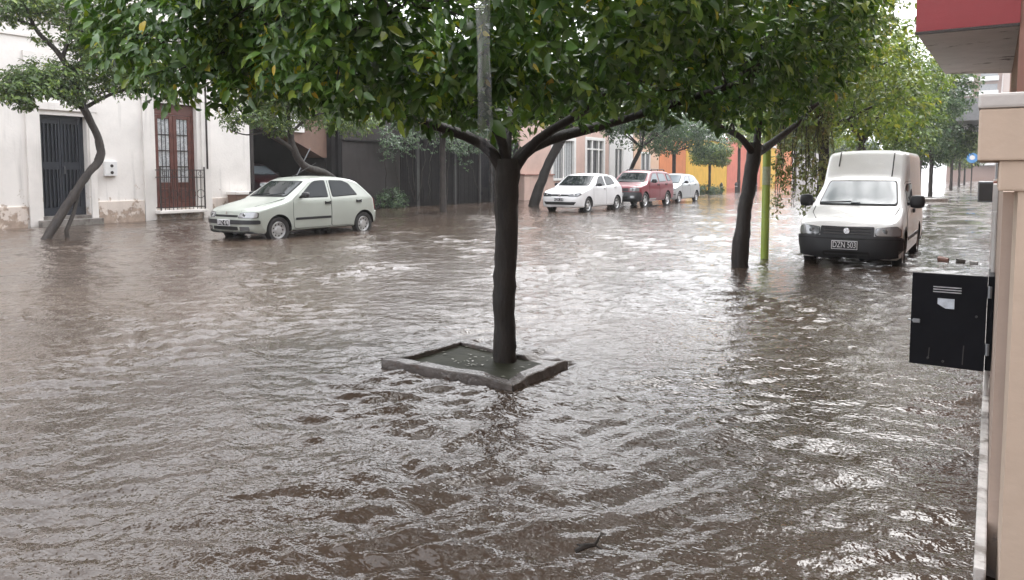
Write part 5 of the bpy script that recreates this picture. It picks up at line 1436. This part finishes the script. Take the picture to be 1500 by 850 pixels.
# ---- white cargo van with a tall box behind the cab
van = dict(L=4.10, W=1.60, paint='paint_van', wheel_r=0.29, arch_r=0.335, axles=(0.76, 3.30), rc=0.10, blur=0.03, crown=0.035,
  top=[(0,.70),(.05,.72),(.15,.76),(.5,.865),(.88,.96),(.94,.985),(1.02,1.03),(1.52,1.375),(1.60,1.42),(1.66,1.47),(1.94,1.84),(2.02,1.87),(2.3,1.885),(3.9,1.885),(4.05,1.86),(4.09,1.8),(4.10,1.7)],
  bot=[(0,.22),(.25,.20),(3.6,.24),(4.1,.36)], belt=[(0,.95),(1,.95),(1.5,.97),(1.9,1.0),(4.1,1.0)], tumble=[(0,.1),(1.0,.30),(1.5,.30),(1.75,.16),(2.1,.10),(4.1,.08)], nose=(.42,3.2), stern=(.18,4),
  lean=[(.2,.05),(.32,.0),(.50,0),(.58,.03),(.72,.09)],
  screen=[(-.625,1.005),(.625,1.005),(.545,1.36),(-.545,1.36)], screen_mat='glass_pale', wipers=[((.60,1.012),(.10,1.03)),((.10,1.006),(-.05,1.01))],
  headlights=[(1,[(.43,.575),(.775,.565),(.775,.665),(.72,.70),(.44,.675)]),(-1,[(.43,.575),(.775,.565),(.775,.665),(.72,.70),(.44,.675)])], bulb=(.56,.63,.045), indicator=[(.665,.575),(.77,.572),(.77,.665),(.665,.685)],
  front=[],
  bumper=dict(poly=rect(-.79,.79,.20,.555), mat='plastic', eps=.032, sub=[('grille',[rect(-.41,.41,.53,.685)],'plastic',.030),('grille_bar',[rect(-.36,.36,.575,.592),rect(-.36,.36,.615,.632),rect(-.36,.36,.655,.668)],'greypost',.040),('bumper_groove',[rect(-.76,.76,.505,.515)],'gap',.0335),('intake',[rect(-.36,.36,.25,.33)],'gap',.0345)]),
  plate=(.02,.425,'DZN 503'), plate_out=.060, badge=('ring',0,.632,.05), badge_out=.05,
  doors=[([(1.06,.32),(1.04,.60),(1.06,.93),(1.14,1.0),(1.56,1.33),(1.64,1.36),(2.10,1.37),(2.10,.32)],(1.98,.88))],
  windows=[[(1.24,1.0),(1.58,1.275),(1.66,1.315),(2.02,1.32),(2.02,1.0)]],
  side=[('wheel_trim',[*arc(.76,.30,.385,6,174,12),*arc(.76,.30,.342,174,6,12)],'plastic',.006),('moulding',rect(1.15,2.9,.44,.50),'plastic',.012),('panel_seam',rect(2.3,3.9,1.02,1.035),'gap',.004)],
  mirror=(1.26,1.03), mirror_size=(.13,.24,.21), tail=[(.62,.62),(.78,.62),(.77,.95),(.62,.95)],
  rear=[('rear_door',[rect(-.70,-.01,.45,1.75),rect(.01,.70,.45,1.75)],'paint_van',.008),('bumper',[rect(-.78,.78,.28,.44)],'plastic',.03)], rim_holes=10)
def seams(root, B):
    for y, z0, z1 in ((-.46,1.45,1.86),(.46,1.62,1.86)):   # cargo box ribs on its sloped front
        q = MB(); pts = [B.cast((y, z), 'front') for z in np.linspace(z0, z1, 7)]
        q.tube([c+n*0.004 for c, n in pts], 0.011, 6); q.build('box_rib', M['greypost'], root)
    q = MB()
    for sd in (-1,1):
        pts = [B.cast((x, sd*y), 'top') for x, y in ((.08,.40),(.3,.55),(.6,.66),(.93,.685))]
        q.tube([c+n*0.001 for c, n in pts], 0.006, 5)
    q.build('bonnet_seam', M['gap'], root)
van['extra'] = seams
van_root = make_car('cargo_van', 'white cargo van with tall rear box and black bumper on the flooded pavement', van, (-1.82, 12.05, -0.09), R(90), cat='van')
van_root.scale = (1.0, 0.905, 1.0)
# ------------------------------------------------------------------ falling water near the camera
m, nt, b = new_mat('falling_water'); L = nt.links
tc = N(nt, 'ShaderNodeTexCoord'); mp = N(nt, 'ShaderNodeMapping'); mp.inputs['Scale'].default_value = (1,1,0.08); L.new(tc.outputs['Object'], mp.inputs['Vector'])
n1 = N(nt, 'ShaderNodeTexNoise', i_Scale=70.0, i_Detail=4.0); L.new(mp.outputs[0], n1.inputs['Vector'])
b.inputs['Base Color'].default_value = (0.70,0.74,0.78,1); b.inputs['Roughness'].default_value = 0.12
tp = N(nt, 'ShaderNodeBsdfTransparent'); tp.inputs['Color'].default_value = (0.93,0.94,0.96,1)
ms = N(nt, 'ShaderNodeMixShader'); 
spz = N(nt, 'ShaderNodeSeparateXYZ'); L.new(tc.outputs['Object'], spz.inputs[0])
thin = N(nt, 'ShaderNodeMapRange'); L.new(spz.outputs['Z'], thin.inputs['Value'])   # the jet thins out as it breaks up
thin.inputs['From Min'].default_value = 1.38; thin.inputs['From Max'].default_value = 1.75
mlt = N(nt, 'ShaderNodeMath', operation='MULTIPLY'); L.new(ramp(nt, [(0.35,(0.03,)*3),(0.75,(0.17,)*3)], n1.outputs['Fac']), mlt.inputs[0]); L.new(thin.outputs[0], mlt.inputs[1])
L.new(mlt.outputs[0], ms.inputs[0])
L.new(tp.outputs[0], ms.inputs[1]); L.new(b.outputs[0], ms.inputs[2]); L.new(ms.outputs[0], nt.nodes['Material Output'].inputs['Surface'])
sr = empty('water_stream', (-1.255, 1.80, 0)); tag(sr, 'clear stream of rainwater falling in front of the dark citrus crown', 'water stream')
r_ = random.Random(4); q = MB(); zz = np.linspace(4.3, 1.36, 110)
q.tube([(-0.012*(4.3-z)/2.9+0.003*math.sin(z*6), 0.004*math.sin(z*9), z) for z in zz],
       [0.021*(1+0.07*math.sin(z*17)+0.05*math.sin(z*41+1)+r_.uniform(-0.05,0.05)) - 0.010*max(0,(1.56-z)/0.20) for z in zz], 16, cap=False, rough=0.04)
q.build('jet', m, sr, smooth=True)
q = MB()
for k in range(26):
    z = 1.36-0.012-r_.random()**1.6*1.2; x = -0.014+r_.gauss(0,0.012); y = r_.gauss(0,0.012); s = r_.uniform(0.0015,0.0035)
    q.lathe([(0.0003,-s*1.6),(s*0.8,-s*0.6),(s,0.2*s),(s*0.6,s*1.2),(0.0003,s*2.2)], 8, 'z', (x, y, z))
tag(q.build('drops', m, sr, smooth=True), kind='stuff')

# ------------------------------------------------------------------ rain haze
hm = bpy.data.materials.new('rain_haze'); hm.use_nodes = True; nt = hm.node_tree
nt.nodes.remove(nt.nodes['Principled BSDF'])
pv = nt.nodes.new('ShaderNodeVolumePrincipled'); pv.inputs['Color'].default_value = (0.93,0.95,0.97,1); pv.inputs['Density'].default_value = 0.0007; pv.inputs['Anisotropy'].default_value = 0.3
nt.links.new(pv.outputs[0], nt.nodes['Material Output'].inputs['Volume'])
q = MB(); q.box(-120, 90, -60, 420, -2.3, 36); o = q.build('haze', hm); tag(o, kind='stuff')

# ------------------------------------------------------------------ camera
cam = bpy.data.cameras.new('camera'); co = bpy.data.objects.new('camera', cam); COL.objects.link(co)
co.location = (0, 0, 1.4); co.rotation_euler = (R(90-4.12), 0, R(33.0))
cam.sensor_width = 36; cam.lens = 36*1083/1500; cam.shift_y = -92/1500
cam.clip_start = 0.05; cam.clip_end = 3000
scene.camera = co

# ------------------------------------------------------------------ light: overcast rain sky
EL, AZ = 56, -2            # sun elevation, azimuth from +Y towards +X
world = bpy.data.worlds.new('World'); scene.world = world; world.use_nodes = True
nt = world.node_tree; L = nt.links
bg = nt.nodes['Background']
sky = nt.nodes.new('ShaderNodeTexSky'); sky.sky_type = 'NISHITA'; sky.sun_disc = False
sky.sun_elevation = R(EL); sky.sun_rotation = R(AZ); sky.air_density = 1.0; sky.dust_density = 6.0; sky.ozone_density = 1.0
hs = nt.nodes.new('ShaderNodeHueSaturation'); hs.inputs['Saturation'].default_value = 0.10
L.new(sky.outputs[0], hs.inputs['Color'])
mxs = nt.nodes.new('ShaderNodeMix'); mxs.data_type = 'RGBA'; mxs.inputs['Factor'].default_value = 0.70     # even rain cloud layer over the clear sky
L.new(hs.outputs[0], mxs.inputs['A']); mxs.inputs['B'].default_value = (4.8, 4.85, 5.1, 1); L.new(mxs.outputs['Result'], bg.inputs['Color'])
bg.inputs['Strength'].default_value = 0.15
sl = bpy.data.lights.new('sun', 'SUN'); sl.energy = 0.5; sl.angle = R(40); sl.color = (1.0, 0.97, 0.94)
so = bpy.data.objects.new('sun', sl); COL.objects.link(so)
d = Vector((math.sin(R(AZ))*math.cos(R(EL)), math.cos(R(AZ))*math.cos(R(EL)), math.sin(R(EL))))
so.rotation_euler = (-d).to_track_quat('-Z', 'Y').to_euler(); so.location = (0, 0, 40)
vs = scene.view_settings
scene.display_settings.display_device = 'sRGB'
vs.view_transform = 'Standard'; vs.look = 'None'; vs.gamma = 1; vs.use_curve_mapping = False
vs.exposure = 2.1
cy = scene.cycles
cy.use_denoising = True
cy.max_bounces = 7; cy.diffuse_bounces = 3; cy.glossy_bounces = 4; cy.transmission_bounces = 4; cy.transparent_max_bounces = 8
cy.volume_bounces = 1
cy.caustics_reflective = False; cy.caustics_refractive = False
